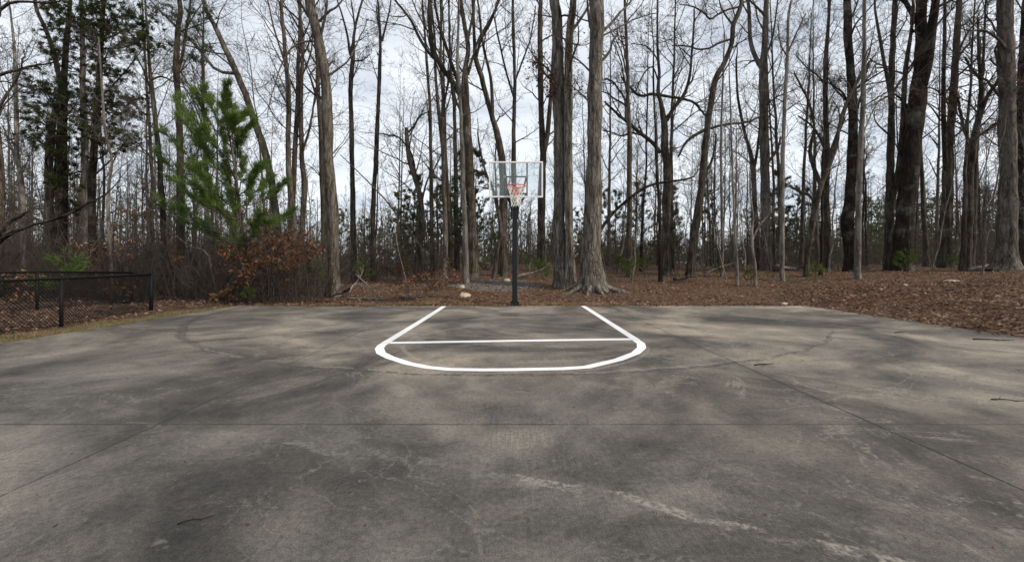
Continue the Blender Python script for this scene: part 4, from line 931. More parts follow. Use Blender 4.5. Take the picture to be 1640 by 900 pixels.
for i, (x, D, cl, lab) in enumerate([(208, 12.6, [(196, 392, 14), (206, 388, 10), (186, 402, 10), (215, 345, 8), (232, 340, 8), (190, 362, 8), (200, 335, 6)], 'lanky sapling with tan leaf bunches above the fence rail'),
        (142, 12.8, [(140, 400, 14), (150, 415, 14), (128, 405, 10), (155, 432, 10), (120, 395, 8), (165, 405, 9)], 'sparse tan leaved sapling above the middle of the fence'),
        (195, 11.6, [(190, 458, 14), (205, 452, 12), (178, 462, 12), (210, 465, 9), (168, 455, 9)], 'waist high rusty bush seen through the fence mesh near its end post'),
        (40, 11.4, [(30, 437, 10), (45, 440, 10), (52, 446, 8), (20, 445, 8)], 'low tan leaved bush poking above the fence rail'),
        (12, 10.8, [(14, 490, 10), (28, 482, 9), (6, 498, 9), (36, 470, 8)], 'dark rusty bush low behind the fence mesh by the frame edge'),
        (276, 12.6, [(277, 405, 6), (285, 412, 5), (270, 400, 4)], 'bare thin sapling holding one tuft of tan leaves, right of the fence end')]):
    rusty('beech_sapling', lab, 'sapling', D, x, cl, 330 + i, 'tan_leaf' if i != 2 else 'rust_leaf', n=18, size=0.105)

# ---------------------------------------------------------------- bare filler trees, one of each kind then copies
def bare_proto(h, r, seed, detail=2, t0=0.35, nb=14, mats=BB, crook=0.05, blen=0.16):
    rg = RS(seed); n = 22
    z = np.linspace(-0.15, h, n); sw = np.cumsum(rg.randn(n, 2) * crook, 0) * 0.35 + np.outer(np.linspace(0, 1, n), rg.randn(2) * crook * 8)
    P = np.stack([sw[:, 0] - sw[0, 0], sw[:, 1] - sw[0, 1], z], 1)[None]; R = (r * (1 - 0.93 * np.linspace(0, 1, n)) * (1 + 0.5 * np.exp(-np.linspace(0, h, n) / 0.3)))[None]
    root = thing('bare_tree', 'bare tree', 'tree', (0, -300, 0))
    b = Buf(); tube(b, P, R, 8 if detail > 1 else 6); obj('trunk', b, M[mats[0]], root)
    b = Buf()
    A, AR = grow(P, R, nb, t0, 0.98, (22, 62), lambda t, L, r_: h * blen * (0.5 + r_.rand(*t.shape)) * (1.2 - 0.6 * t), 8, 0.14, 0.07, 0.55, rg); tube(b, A, AR, 4)
    B2, R2 = grow(A, AR, 5, 0.2, 0.98, (25, 60), 0.5, 5, 0.18, 0.05, 0.6, rg); tube(b, B2, R2, 3)
    B3, R3 = grow(B2, R2, 4 if detail > 1 else 3, 0.2, 0.98, (25, 60), 0.55, 3, 0.18, 0.04, 0.65, rg); tube(b, B3, np.maximum(R3, 0.0045 if detail > 1 else 0.009), 3)
    if detail > 1: B4, R4 = grow(B3, R3, 2, 0.25, 0.95, (25, 60), 0.6, 2, 0.18, 0.03, 0.7, rg, 0.0042); tube(b, B4, R4, 3)
    obj('crown', b, M[mats[1]], root); return root
protos = [bare_proto(15, 0.085, 401, 2, 0.32, 20, BB, 0.08), bare_proto(17, 0.11, 402, 2, 0.35, 20, GB, 0.08), bare_proto(12, 0.055, 403, 2, 0.25, 18, BB, 0.10), bare_proto(14, 0.070, 404, 2, 0.28, 20, DB, 0.09),
          bare_proto(9, 0.042, 405, 2, 0.2, 17, PB, 0.12), bare_proto(18, 0.13, 406, 2, 0.38, 18, BB, 0.08)]
far_protos = [bare_proto(14, 0.10, 411, 1, 0.25, 14, BB, 0.06, 0.18), bare_proto(16, 0.12, 412, 1, 0.3, 18, GB, 0.05, 0.17), bare_proto(12, 0.08, 413, 1, 0.2, 18, DB, 0.07, 0.2)]
heroes_xy = [(o.location.x, o.location.y) for o in bpy.data.objects if o.type == 'EMPTY' and o.get('category') in ('tree', 'pine tree', 'cedar tree') and o.location.y > 0]
LAND = [(20, 'the thin pale trunk past the fence'), (98, 'the broad cedar'), (152, 'the tall cedar'), (250, 'the fence end post'), (288, 'the reddish pine'), (365, 'the young pine'), (430, 'the rusty thicket'), (478, 'the pair of slender trunks'),
        (533, 'the stout grey trunk'), (590, 'the candelabra trunk'), (662, 'the crooked snag'), (700, 'the thin streaked trunks'), (751, 'the five limbed tree'), (812, 'the backboard'), (868, 'the narrow forked tree'), (905, 'the forked oak'), (950, 'the big oak'),
        (1010, 'the arching sapling'), (1063, 'the spreading tree'), (1115, 'the sinuous trunk'), (1180, 'the pale saplings'), (1226, 'the tuning fork tree'), (1256, 'the pale thin trunk'), (1325, 'the several stemmed tree'), (1365, 'the dark bulging trunk'),
        (1425, 'the twin grey trunks'), (1455, 'the black double trunk'), (1516, 'the straight brown trunk'), (1552, 'the wide forked tree'), (1612, 'the swollen footed trunk')]
def zone(x, y):
    px = CX + F * x / y
    c, nm = min(LAND, key=lambda t: abs(t[0] - px))
    d = px - c
    return ('behind ' if abs(d) < 11 else 'back right of ' if d > 0 else 'back left of ') + nm
def side(x, y):
    px = CX + F * x / y
    for lim, nm in ((250, 'beyond the fence'), (520, 'beyond the young pine'), (780, 'left of the hoop'), (980, 'beyond the two great oaks'), (1220, 'beyond the spreading tree'), (9999, 'beyond the right hand clearing')):
        if px < lim: return nm
used = list(heroes_xy); first_used = set()
KIND = {}; labels_used = set(); bushes_ = []
def put(pool, x, y, label, group, smin=0.85, smax=1.15, rg=None):
    order = [pool[i] for i in rg.permutation(len(pool))]; full = lambda q: label.replace('KIND', KIND.get(q.name, '')).replace('  ', ' ')
    p = next((q for q in order if full(q) not in labels_used), order[0]); label = full(p); labels_used.add(label); s = rg.uniform(smin, smax); loc = (x, y, H(x, y)); rz = rg.rand() * 6.28
    if p.name not in first_used:
        first_used.add(p.name); p.location = loc; p.rotation_euler = (0, 0, rz); p.scale = (s, s, s); p['label'] = label; p['group'] = group; return p
    return copy_thing(p, loc, rz, s, label, group)
rg = RS(500)
def scatter(n, y0, y1, pool, mind, lab, grp, pxr=(-120, 1760), far=False, **k):
    c = 0; tries = 0
    while c < n and tries < n * 30:
        tries += 1
        y = math.sqrt(y0 * y0 + (y1 * y1 - y0 * y0) * rg.rand()); px = rg.uniform(*pxr); x = (px - CX) * y / F
        if pool is not bushes_ and y < 45 and (766 < px < 884 or (548 < px < 652 and y < 28)): continue     # open views to the sky
        if any((x - a) ** 2 + (y - b_) ** 2 < mind * mind for a, b_ in used): continue
        used.append((x, y)); put(pool, x, y, lab + ' ' + (side if far else zone)(x, y), grp, rg=rg, **k); c += 1
for p_, nm in zip(protos, ('brown', 'grey', 'thin brown', 'dark', 'pale', 'tall brown')): KIND[p_.name] = nm
scatter(46, 17.5, 28, protos, 0.8, 'KIND bare tree', 'slim bare trees in the middle of the woods')
scatter(20, 13.0, 20, [protos[4], protos[2]], 0.8, 'KIND whip of a sapling', 'thin saplings at the woods edge', (-60, 520), smin=0.5, smax=0.95)
scatter(10, 15.5, 22, [protos[4]], 0.8, 'KIND whip of a sapling', 'thin saplings at the woods edge', (560, 1640), smin=0.5, smax=0.9)
for p_, nm in zip(far_protos, ('brown', 'grey', 'dark')): KIND[p_.name] = nm
scatter(120, 27, 55, far_protos, 1.0, 'distant KIND bare tree far', 'distant bare trees')

# ---------------------------------------------------------------- pines in the background
def pine_proto(h, r, seed, t0=0.35, nb=34, mat='far_needle', tl=0.28, tw=0.030, per=9):
    rg = RS(seed); n = 16; z = np.linspace(-0.15, h, n); sw = np.cumsum(rg.randn(n, 2) * 0.03, 0)
    P = np.stack([sw[:, 0] - sw[0, 0], sw[:, 1] - sw[0, 1], z], 1)[None]; R = (r * (1 - 0.92 * np.linspace(0, 1, n)))[None]
    root = thing('pine_tree', 'pine', 'pine tree', (0, -300, 0))
    b = Buf(); tube(b, P, R, 7); obj('trunk', b, M['bark_brown'], root)
    b = Buf(); A, AR = grow(P, R, nb, t0, 0.99, (55, 85), lambda t, L, r_: h * 0.22 * (0.5 + 0.7 * r_.rand(*t.shape)) * (1.25 - t), 6, 0.12, 0.08, 0.4, rg); tube(b, A, AR, 4)
    B2, R2 = grow(A, AR, 5, 0.35, 1.0, (25, 60), 0.4, 3, 0.15, 0.1, 0.6, rg); tube(b, B2, R2, 3)
    obj('branches', b, M['twig_dark'], root)
    nd = Buf(); pts = np.concatenate([B2[:, 1], B2[:, 2], A[:, -1], A[:, -2]]); dr = norm(np.concatenate([B2[:, 2] - B2[:, 1]] * 2 + [A[:, -1] - A[:, -2]] * 2) * 3 + np.array([0, 0, 0.4]))
    needle_tufts(nd, pts, dr, per, tl, tw, rg, 0.9); obj('needles', nd, M[mat], root, False); return root
pines = [pine_proto(10, 0.12, 451), pine_proto(13, 0.15, 452, 0.45, 30), pine_proto(7, 0.08, 453, 0.2, 32), pine_proto(8.5, 0.10, 454, 0.12, 38, 'cedar_spray', 0.24, 0.05)]
scatter(9, 27, 38, pines, 1.2, 'slender green pine', 'pines deep in the woods', (560, 1180), smin=0.6, smax=0.95)
scatter(18, 30, 60, pines, 1.2, 'slender green pine', 'pines deep in the woods', (560, 1700), smin=0.6, smax=1.05)
scatter(8, 34, 60, pines, 1.2, 'slender green pine', 'pines deep in the woods', (-60, 560), smin=0.7, smax=1.0)
scatter(10, 22, 34, [pines[2], pines[3]], 1.0, 'short bushy evergreen', 'short evergreens under the trees', (560, 860), smin=0.5, smax=0.95)
scatter(7, 20, 32, [pines[2], pines[3]], 1.2, 'short bushy evergreen', 'short evergreens under the trees', (1000, 1330), smin=0.4, smax=0.7)

# small bright pine seedlings
def seedling(h, seed, mat):
    rg = RS(seed); root = thing('pine_seedling', 'pine seedling', 'pine seedling', (0, -300, 0)); b = Buf()
    st = path_tube(b, [(0, 0, -0.04), (0.02, 0.01, h * 0.5), (0.0, 0.03, h)], 0.014, 0.004, 5, 10); P_, D_ = [st[-1]], [np.array([0, 0, 1.0])]
    for i in range(16):
        t = rg.uniform(0.2, 0.95); p = st[int(t * 9)]; a = rg.rand() * 6.28; L_ = h * (0.5 - 0.35 * t)
        e_ = p + np.array([math.cos(a) * L_, math.sin(a) * L_, L_ * 0.6]); tube(b, np.array([p, e_]), np.array([0.006, 0.003]), 3)
        for s_ in (0.5, 0.8, 1): P_.append(p + (e_ - p) * s_); D_.append(e_ - p)
    obj('stem', b, M['twig'], root); nd = Buf(); needle_tufts(nd, np.array(P_), norm(np.array(D_)), 14, 0.17 * max(0.8, h), 0.012, rg, 0.8); obj('needles', nd, M[mat], root, False); return root
sd = [seedling(0.9, 471, 'young_needle'), seedling(0.8, 472, 'lime_needle')]
for k, (px, D, s, kind, lab) in enumerate([(100, 11.4, 1.5, 0, 'green pine seedling behind the fence, poking above its rail'), (185, 11.9, 0.5, 0, 'small green seedling seen low through the fence mesh'), (398, 11.75, 0.62, 1, 'lime green seedling at the foot of the young pine'),
      (505, 14.2, 1.2, 0, 'green seedling between the rusty thicket and the stout grey trunk'), (1013, 17.2, 1.1, 1, 'yellow green seedling nearest the big oak on its right'), (1032, 18.4, 1.0, 1, 'yellow green seedling left of the spreading tree'), (988, 19.5, 1.1, 1, 'yellow green seedling farthest back behind the big oak'),
      (1305, 15.4, 0.8, 0, 'bright green seedling alone on the leaves right of the pale thin trunk'), (1452, 17.4, 1.15, 1, 'green seedling at the foot of the black double trunk'), (870, 16.6, 0.95, 1, 'yellow green seedling between pole and forked oak'), (876, 15.6, 0.55, 0, 'small green seedling on the leaves behind the forked oak'),
      (768, 18.6, 1.0, 0, 'green seedling behind the large five limbed trunk'), (1203, 15.2, 0.75, 1, 'yellowish seedling between the pale saplings'), (1488, 15.2, 0.32, 0, 'tiny green sprig on the open leaves of the clearing'), (1523, 18.8, 0.8, 1, 'green seedling by the first brown trunk right of the black one'),
      (858, 17.6, 0.9, 0, 'green seedling behind the pale fallen log'), (1150, 17.8, 0.7, 1, 'yellowish seedling at the foot of the sinuous trunk'), (582, 17, 1.0, 0, 'green seedling under the slender candelabra trunk')]):
    x = (px - CX) * D / F; loc = (x, D, H(x, D)); p = sd[kind]
    if p.location.y < -100: p.location = loc; p.scale = (s, s, s); p['label'] = lab; p['group'] = 'pine seedlings'
    else: copy_thing(p, loc, k * 1.7, s, lab, 'pine seedlings')

# ---------------------------------------------------------------- leafless bushes
def bush_proto(h, seed, ns=9, mats='twig'):
    rg = RS(seed); root = thing('bare_bush', 'bush', 'bush', (0, -300, 0)); b = Buf(); n = 8
    P = np.zeros((ns, n, 3)); d = norm(rg.randn(ns, 3) * np.array([0.5, 0.5, 0]) + np.array([0, 0, 1])); P[:, 0] = rg.randn(ns, 3) * np.array([0.12, 0.12, 0]) + [0, 0, -0.05]; L_ = h * (0.6 + 0.5 * rg.rand(ns))[:, None]
    for j in range(1, n): d = norm(d + 0.13 * rg.randn(ns, 3)); P[:, j] = P[:, j - 1] + d * L_ / (n - 1)
    R = 0.012 * (h / 2) ** 0.5 * np.ones((ns, 1)) * (1 - 0.75 * np.linspace(0, 1, n))[None]; tube(b, P, R, 4); obj('stems', b, M[mats], root)
    b = Buf(); A, AR = grow(P, R, 7, 0.2, 0.98, (25, 65), 0.4, 5, 0.2, 0.05, 0.6, rg); tube(b, A, AR, 3)
    A, AR = grow(A, AR, 4, 0.2, 0.98, (25, 60), 0.5, 3, 0.2, 0.03, 0.7, rg, 0.0032); tube(b, A, AR, 3); obj('twigs', b, M[mats], root); return root
bushes = bushes_ = [bush_proto(2.6, 481), bush_proto(1.7, 482, 11, 'twig_grey'), bush_proto(3.2, 483, 7, 'twig_grey'), bush_proto(1.1, 484, 12)]
for p_, nm in zip(bushes, ('brown tangled', 'grey tangled', 'tall grey', 'low brown')): KIND[p_.name] = nm
scatter(64, 11.9, 19, bushes, 0.5, 'KIND leafless bush', 'leafless bushes', (-120, 515), smin=0.7, smax=1.25)
scatter(46, 17, 27, bushes, 0.5, 'KIND leafless bush', 'leafless bushes', (-60, 760), smin=0.9, smax=1.7)
scatter(44, 20, 32, bushes, 0.6, 'KIND leafless bush', 'leafless bushes', (560, 1700), smin=0.6, smax=1.4)

# trees standing off the court to the right and behind the camera throw the soft shade on the slab
for k, (x, y, s, lab) in enumerate([(13.5, 2.9, 1.3, 'bare tree standing off the right of the court, nearest the back woods'), (12.5, 0.2, 1.4, 'bare tree standing close to the right slab edge'), (17.5, -0.6, 1.35, 'large bare tree second from the right slab edge'), (13.0, -4.0, 1.4, 'bare tree behind the right court corner')]):
    copy_thing(protos[(5, 1, 5, 0)[k]], (x, y, H(x, y)), k * 1.3, s, lab, 'trees off the right court edge')

for k, (x, y, s, lab) in enumerate([(11.8, -3.4, 1.2, 'tall pine added off the right of the slab to shade it, nearest the viewer'), (15.5, -4.4, 1.3, 'tall pine added for shade farther out beyond the right slab edge'), (14.0, -6.3, 1.25, 'tall pine added for shade well behind the right slab edge')]):  # unseen pines, added so their shadows darken the near end of the slab
    copy_thing(pines[1], (x, y, H(x, y)), k * 2.1, s, lab, 'shade pines added off the right court edge')

# ---------------------------------------------------------------- far woods as one mass
rg = RS(600); b = Buf(); n = 640
y = np.sqrt(52 ** 2 + (115 ** 2 - 52 ** 2) * rg.rand(n)); x = (rg.uniform(-250, 1890, n) - CX) * y / F
pxx = CX + F * x / y; TL = lambda q: np.interp(q, [-200, 0, 250, 450, 640, 860, 960, 1060, 1150, 1300, 1450, 1700], [19, 19, 17.5, 13.5, 11, 9.5, 5.5, 4.5, 7, 11, 13.5, 14.5])
hh = (0.75 + 0.65 * rg.rand(n)) * TL(pxx) * y / 80; z = hgt_raw(x, y)
P = np.stack([np.stack([x, y, z - 0.2], 1), np.stack([x + 0.3 * rg.randn(n), y + 0.3 * rg.randn(n), z + hh * 0.5], 1), np.stack([x + 0.6 * rg.randn(n), y, z + hh], 1)], 1)
R = (0.06 + 0.08 * rg.rand(n))[:, None] * np.array([1, 0.75, 0.15])[None]; tube(b, P, R, 4)
A, AR = grow(P, R, 13, 0.08, 0.98, (25, 65), lambda t, L, r_: 2.6 * (0.5 + r_.rand(*t.shape)) * (1.3 - t), 4, 0.15, 0.06, 0.45, rg); tube(b, A, np.maximum(AR, 0.018), 3)
A, AR = grow(A, AR, 5, 0.2, 0.98, (25, 60), 0.55, 3, 0.25, 0.05, 0.6, rg); tube(b, A, np.maximum(AR, 0.014), 3)
tag(obj('far_woods', b, M['twig']), 'grey brown mass of bare woods far beyond the court', 'woods', kind='stuff')
b = Buf(); n = 440
y = np.sqrt(58 ** 2 + (125 ** 2 - 58 ** 2) * rg.rand(n)); px = np.where(rg.rand(n) < 0.3, rg.uniform(1230, 1890, n), rg.uniform(-250, 1890, n)); x = (px - CX) * y / F; z = hgt_raw(x, y)
hgt_ = TL(px) * (0.45 + 0.6 * rg.rand(n)) * y / 80
for i in range(n):
    m = 75; t = rg.rand(m); wd = np.sqrt(1 - t) * hgt_[i] * 0.20 + 0.3
    pts = np.stack([x[i] + wd * rg.randn(m) * 0.6, y[i] + wd * rg.randn(m) * 0.6, z[i] + 0.3 + t * hgt_[i]], 1)
    needle_tufts(b, pts, norm(rg.randn(m, 3) + [0, 0, 0.4]), 7, 0.55, 0.13, rg, 1.0)
n = 380; y = np.sqrt(36 ** 2 + (75 ** 2 - 36 ** 2) * rg.rand(n)); px = rg.uniform(-250, 1890, n); x = (px - CX) * y / F; z = hgt_raw(x, y)
for i in range(n):
    m = 40; ht = rg.uniform(0.9, 2.6) * (1.5 if px[i] < 500 or px[i] > 1300 else 1.0); pts = np.stack([x[i] + 0.8 * rg.randn(m), y[i] + 0.8 * rg.randn(m), z[i] + ht * rg.rand(m)], 1)
    needle_tufts(b, pts, norm(rg.randn(m, 3) + [0, 0, 0.4]), 6, 0.45, 0.10, rg, 1.0)
tag(obj('far_evergreens', b, M['far_needle'], smooth=False), 'dark green mass of evergreens along the far horizon', 'woods', kind='stuff')

# undergrowth: thin weeds, briars and whips
rg = RS(610); n = 10500
px = np.where(rg.rand(n) < 0.55, rg.uniform(-150, 560, n), rg.uniform(520, 1800, n))
y = np.where(px < 530, 11.9 + 16 * rg.rand(n) ** 1.4, 19.5 + 22 * rg.rand(n)); x = (px - CX) * y / F
y = y + np.where((px > 530) & (px < 720) & (rg.rand(n) < 0.2), -4.0, 0); x = (px - CX) * y / F
h_ = np.where(px < 530, 0.4 + 2.6 * rg.rand(n) ** 1.5, 0.4 + 2.6 * rg.rand(n) ** 1.6)
P = np.zeros((n, 5, 3)); P[:, 0] = np.stack([x, y, hgt_raw(x, y) - 0.03], 1); d = norm(rg.randn(n, 3) * [0.35, 0.35, 0] + [0, 0, 1])
for j in range(1, 5): d = norm(d + 0.18 * rg.randn(n, 3)); P[:, j] = P[:, j - 1] + d * (h_ / 4)[:, None]
R = 0.007 * np.ones((n, 1)) * np.array([1, 0.85, 0.7, 0.5, 0.3])[None]; b = Buf(); tube(b, P, R, 3)
A, AR = grow(P, R, 4, 0.2, 0.95, (25, 70), 0.4, 3, 0.2, 0.03, 0.7, rg, 0.003); tube(b, A, AR, 3)
tag(obj('undergrowth', b, M['twig']), 'tangle of leafless brown undergrowth among the trunks', 'undergrowth', kind='stuff')

# ---------------------------------------------------------------- fallen leaves
rg = RS(620)
def ground_pts(n, pxa, pxb, ya, yb, pw=1.0):
    y = ya + (yb - ya) * rg.rand(n) ** pw; x = (rg.uniform(pxa, pxb, n) - CX) * y / F; return x, y
def off_slab(x, y, m=0.02): return ~((x > SX0 - m) & (x < SX1 + m) & (y < SY1 + m))
X_, Y_ = [], []
for n, a, b_, ya, yb, pw in ((80000, -150, 1800, 11.6, 20, 1.25), (22000, -150, 1800, 18, 36, 1.3), (46000, 1250, 2000, 6, 14, 1.0), (20000, -260, 420, 6.0, 13.5, 1.0)):
    x, y = ground_pts(n, a, b_, ya, yb, pw); k = off_slab(x, y, 0.0); X_.append(x[k]); Y_.append(y[k])
x = np.concatenate(X_); y = np.concatenate(Y_)
keep = ~((x < SX0) & (x > SX0 - 0.62) & (y < 10.6) & (rg.rand(len(x)) < 0.93))          # grass verge beside the fence
keep &= ~((((x + 0.6) / 1.6) ** 2 + ((y - 15.2) / 1.2) ** 2 < 1) & (rg.rand(len(x)) < 0.45))
dens_ = 0.5 + 0.5 * np.sin(1.7 * x + 1.1 * np.sin(2.1 * y)) * np.sin(1.9 * y + 0.8 * np.sin(1.3 * x)); keep &= rg.rand(len(x)) < 0.45 + 0.55 * dens_
x, y = x[keep], y[keep]
e_ = rg.rand(700); q_ = np.abs(rg.randn(700)) * 0.16; sd_ = rg.rand(700) < 0.6
x = np.concatenate([x, np.where(sd_, SX0 + e_ * (SX1 - SX0), SX1 - q_)]); y = np.concatenate([y, np.where(sd_, SY1 - q_, 4.5 + e_ * 7)])
pts = np.stack([x, y, np.where(off_slab(x, y, 0.0), hgt_raw(x, y) + 0.006 + 0.03 * rg.rand(len(x)), 0.012)], 1)
n = len(pts); a = norm(rg.randn(n, 3) * [1, 1, 0.28]); s = norm(np.cross(a, norm(np.array([0, 0, 1.0]) + 0.35 * rg.randn(n, 3))))
sz = (0.068 * (0.35 + 1.2 * rg.rand(n) ** 1.6))[:, None]; u = np.cross(s, a); m_ = pts + a * sz * 0.5
V = np.stack([pts, m_ + s * sz * 0.3 + u * sz * 0.12 * rg.rand(n, 1), pts + a * sz, m_ - s * sz * 0.3 + u * sz * 0.12 * rg.rand(n, 1)], 1).reshape(-1, 3)
i = np.arange(n)[:, None] * 4; b = Buf(); b.add(V, None, np.concatenate([i + [0, 1, 2], i + [0, 2, 3]]))
tag(obj('fallen_leaves', b, M['litter'], smooth=False), 'brown fallen leaves covering the forest floor round the court', 'leaves', kind='stuff')
# pine straw and pale leaf crumbs along the back edge of the slab
n = 20000; x = rg.uniform(-6.5, 3.2, n) ; y = 11.60 + np.abs(rg.randn(n)) * 0.28 * (0.4 + 0.9 * np.exp(-((x + 0.9) / 2.2) ** 2)); pts = np.stack([x, y, hgt_raw(x, y) + 0.01 + 0.015 * rg.rand(n)], 1)
a = norm(rg.randn(n, 3) * [1, 1, 0.15]); s = norm(np.cross(a, np.tile([0, 0, 1.0], (n, 1)))); L_ = (0.05 + 0.09 * rg.rand(n))[:, None]
V = np.stack([pts - s * 0.004, pts + s * 0.004, pts + a * L_], 1).reshape(-1, 3); b = Buf(); b.add(V, None, np.arange(len(V)).reshape(-1, 3))
tag(obj('pine_straw', b, M['straw'], smooth=False), 'golden pine straw strewn along the back edge of the slab', 'straw', kind='stuff')
# dry grass verge between slab and fence
n = 15000; y = rg.uniform(3.0, 11.4, n); x = SX0 - 0.02 - 0.62 * rg.rand(n) * np.clip((11.6 - y) / 1.5, 0.15, 1) * np.clip(0.55 + 0.45 * np.sin(y * 2.1) ** 2, 0, 1)
z = hgt_raw(x, y); d = norm(rg.randn(n, 3) * [0.6, 0.6, 0] + [0, 0, 0.75]); L_ = (0.025 + 0.05 * rg.rand(n))[:, None]; s = norm(np.cross(d, rg.randn(n, 3))) * 0.003
p = np.stack([x, y, z - 0.004], 1); V = np.stack([p - s, p + s, p + d * L_], 1).reshape(-1, 3); b = Buf(); b.add(V, None, np.arange(len(V)).reshape(-1, 3))
tag(obj('grass_verge', b, M['grass'], smooth=False), 'strip of dry tan grass between slab and fence', 'grass', kind='stuff')
# gravel behind the hoop
n = 1500; r_ = np.sqrt(rg.rand(n)); a_ = rg.rand(n) * 6.28; x = -0.6 + 1.7 * r_ * np.cos(a_); y = 15.2 + 1.25 * r_ * np.sin(a_); p = np.stack([x, y, hgt_raw(x, y) + 0.004], 1)
ov = np.array([[1, 0, 0], [0, 1, 0], [-1, 0, 0], [0, -1, 0], [0, 0, 0.8], [0, 0, -0.8]]); sc = (0.012 + 0.022 * rg.rand(n))[:, None, None]
V = p[:, None, :] + ov[None] * sc * (0.7 + 0.6 * rg.rand(n, 6, 1)); T = np.array([[0, 1, 4], [1, 2, 4], [2, 3, 4], [3, 0, 4], [1, 0, 5], [2, 1, 5], [3, 2, 5], [0, 3, 5]])
g2 = G('gravel_stone'); g2.bsdf(g2.ramp(g2.isl(), [(0, (0.08, 0.073, 0.066)), (0.6, (0.14, 0.128, 0.115)), (1, (0.24, 0.22, 0.19))]), 0.9)
b = Buf(); b.add(V, None, (np.arange(n)[:, None, None] * 6 + T[None]).reshape(-1, 3)); tag(obj('gravel', b, g2.m, smooth=False), 'grey gravel patch on the ground behind the hoop', 'gravel', kind='stuff')

# ---------------------------------------------------------------- boulders
def rock(px, D, sx_, sy_, sz_, seed, lab, name='boulder', cat='rock'):
    rg = RS(seed); x = (px - CX) * D / F; nt, npz = 16, 9
    V = [[0, 0, 1]]; 
    for i in range(1, npz):
        for j in range(nt): a, t = np.pi * i / npz, 2 * np.pi * j / nt; V.append([math.sin(a) * math.cos(t), math.sin(a) * math.sin(t), math.cos(a)])
    V.append([0, 0, -1]); V = np.array(V); r = np.ones(len(V))
    for q in range(9): d = norm(rg.randn(3)); c = rg.uniform(0.62, 0.9); dt = V @ d; r = np.minimum(r, np.where(dt > 0.05, c / np.maximum(dt, 0.05), 9))
    r = r + 0.03 * rg.randn(len(V)); V = V * r[:, None] * [sx_, sy_, sz_] + [0, 0, sz_ * 0.45]
    T = [[0, 1 + j, 1 + (j + 1) % nt] for j in range(nt)]; L_ = 1 + (npz - 2) * nt; T += [[len(V) - 1, L_ + (j + 1) % nt, L_ + j] for j in range(nt)]
    Q = [[1 + i * nt + j, 1 + (i + 1) * nt + j, 1 + (i + 1) * nt + (j + 1) % nt, 1 + i * nt + (j + 1) % nt] for i in range(npz - 2) for j in range(nt)]
    b = Buf(); b.add(V, Q, T); o = obj(name, b, M['rock'], None, True, (x, D, H(x, D))); return tag(o, lab, cat, 'stones lying on the leaves')
rock(743.5, 12.75, 0.20, 0.15, 0.11, 701, 'tan rounded boulder on the leaves left of the hoop pole')
rock(739, 14.2, 0.12, 0.10, 0.09, 702, 'small pinkish stone just behind the tan boulder')
rock(1525, 14.0, 0.27, 0.18, 0.05, 703, 'largest flat pale stone sunk in the leaves of the clearing on the right')
rock(1450, 13.0, 0.09, 0.07, 0.05, 704, 'small pale stone left of the largest flat stone', 'stone')
rock(1411, 12.6, 0.05, 0.05, 0.04, 705, 'tiny white stone in the middle of the right leaf bank', 'stone')
rock(1255, 11.75, 0.12, 0.08, 0.05, 706, 'flat grey stone at the back right slab corner', 'stone')
rock(812, 16.3, 0.16, 0.12, 0.07, 707, 'pale stone beside the fallen log behind the pole', 'stone')

# ---------------------------------------------------------------- fallen logs and branches
def log(px0, py0, px1, py1, D0, D1, r, lab, mat='bark_pale', seed=0, name='fallen_log', cat='log', snags=3, group=None):
    rg = RS(seed + 800); a, c = w(px0, py0, D0), w(px1, py1, D1)
    for p, D_ in ((a, D0), (c, D1)): p[2] = max(p[2], H(p[0], D_) + r * 0.6)
    base = np.array([a[0], a[1], H(a[0], a[1])]); b = Buf(); n = 14; t = np.linspace(0, 1, n)[:, None]
    P = a + (c - a) * t + 0.03 * np.cumsum(rg.randn(n, 3), 0) * np.sin(np.pi * t) * [1, 1, 0.6] - base
    root = thing(name, lab, cat, base, group); tube(b, P, r * (1 - 0.6 * t[:, 0]), 8, cap=True); obj('stem', b, M[mat], root)
    if snags:
        b = Buf(); A, AR = grow(P[None], (r * (1 - 0.6 * t[:, 0]))[None], snags, 0.2, 0.98, (25, 60), 0.35, 6, 0.15, 0.04, 0.5, rg); tube(b, A, AR, 5)
        B2, R2 = grow(A, AR, 4, 0.2, 0.98, (25, 60), 0.5, 4, 0.18, 0.02, 0.6, rg); tube(b, B2, R2, 3); obj('side_branches', b, M[mat], root)
log(826, 446, 882, 421, 16.8, 17.8, 0.06, 'pale fallen log propped up on the leaves right of the hoop pole', seed=1, snags=2)
log(556, 478, 617, 480, 12.6, 12.4, 0.028, 'pale curved fallen branch lying on the leaves at the slab edge', 'bark_pale', 2, 'fallen_branch', 'branch', 3, 'pale fallen branches by the stout grey trunk')
log(570, 440, 617, 481, 13.6, 12.4, 0.026, 'pale fallen branch slanting down to the slab edge', 'bark_pale', 3, 'fallen_branch', 'branch', 3, 'pale fallen branches by the stout grey trunk')
log(558, 470, 582, 425, 13.0, 14.0, 0.024, 'pale dead branch standing up out of the brush beside the stout grey trunk', 'bark_pale', 4, 'fallen_branch', 'branch', 5, 'pale fallen branches by the stout grey trunk')
log(640, 477, 690, 472, 12.4, 12.7, 0.03, 'dark fallen branch among the leaves under the rusty saplings', 'bark_brown', 5, 'fallen_branch', 'branch', 2)
log(1240, 434, 1290, 427, 20.0, 20.5, 0.12, 'thick log of the brush pile right of the pale thin trunk', 'bark_brown', 6, snags=2)
log(1244, 426, 1310, 432, 19.6, 20.8, 0.09, 'pale log lying across the brush pile', 'bark_pale', 7, snags=2)
log(1235, 430, 1275, 420, 20.6, 20.2, 0.06, 'thin crooked branch topping the brush pile', 'bark_brown', 8, 'fallen_branch', 'branch', 4)
log(1550, 435, 1600, 426, 18.2, 18.6, 0.08, 'pale broken log beside the swollen foot of the thick grey trunk', 'bark_pale', 9, snags=1)
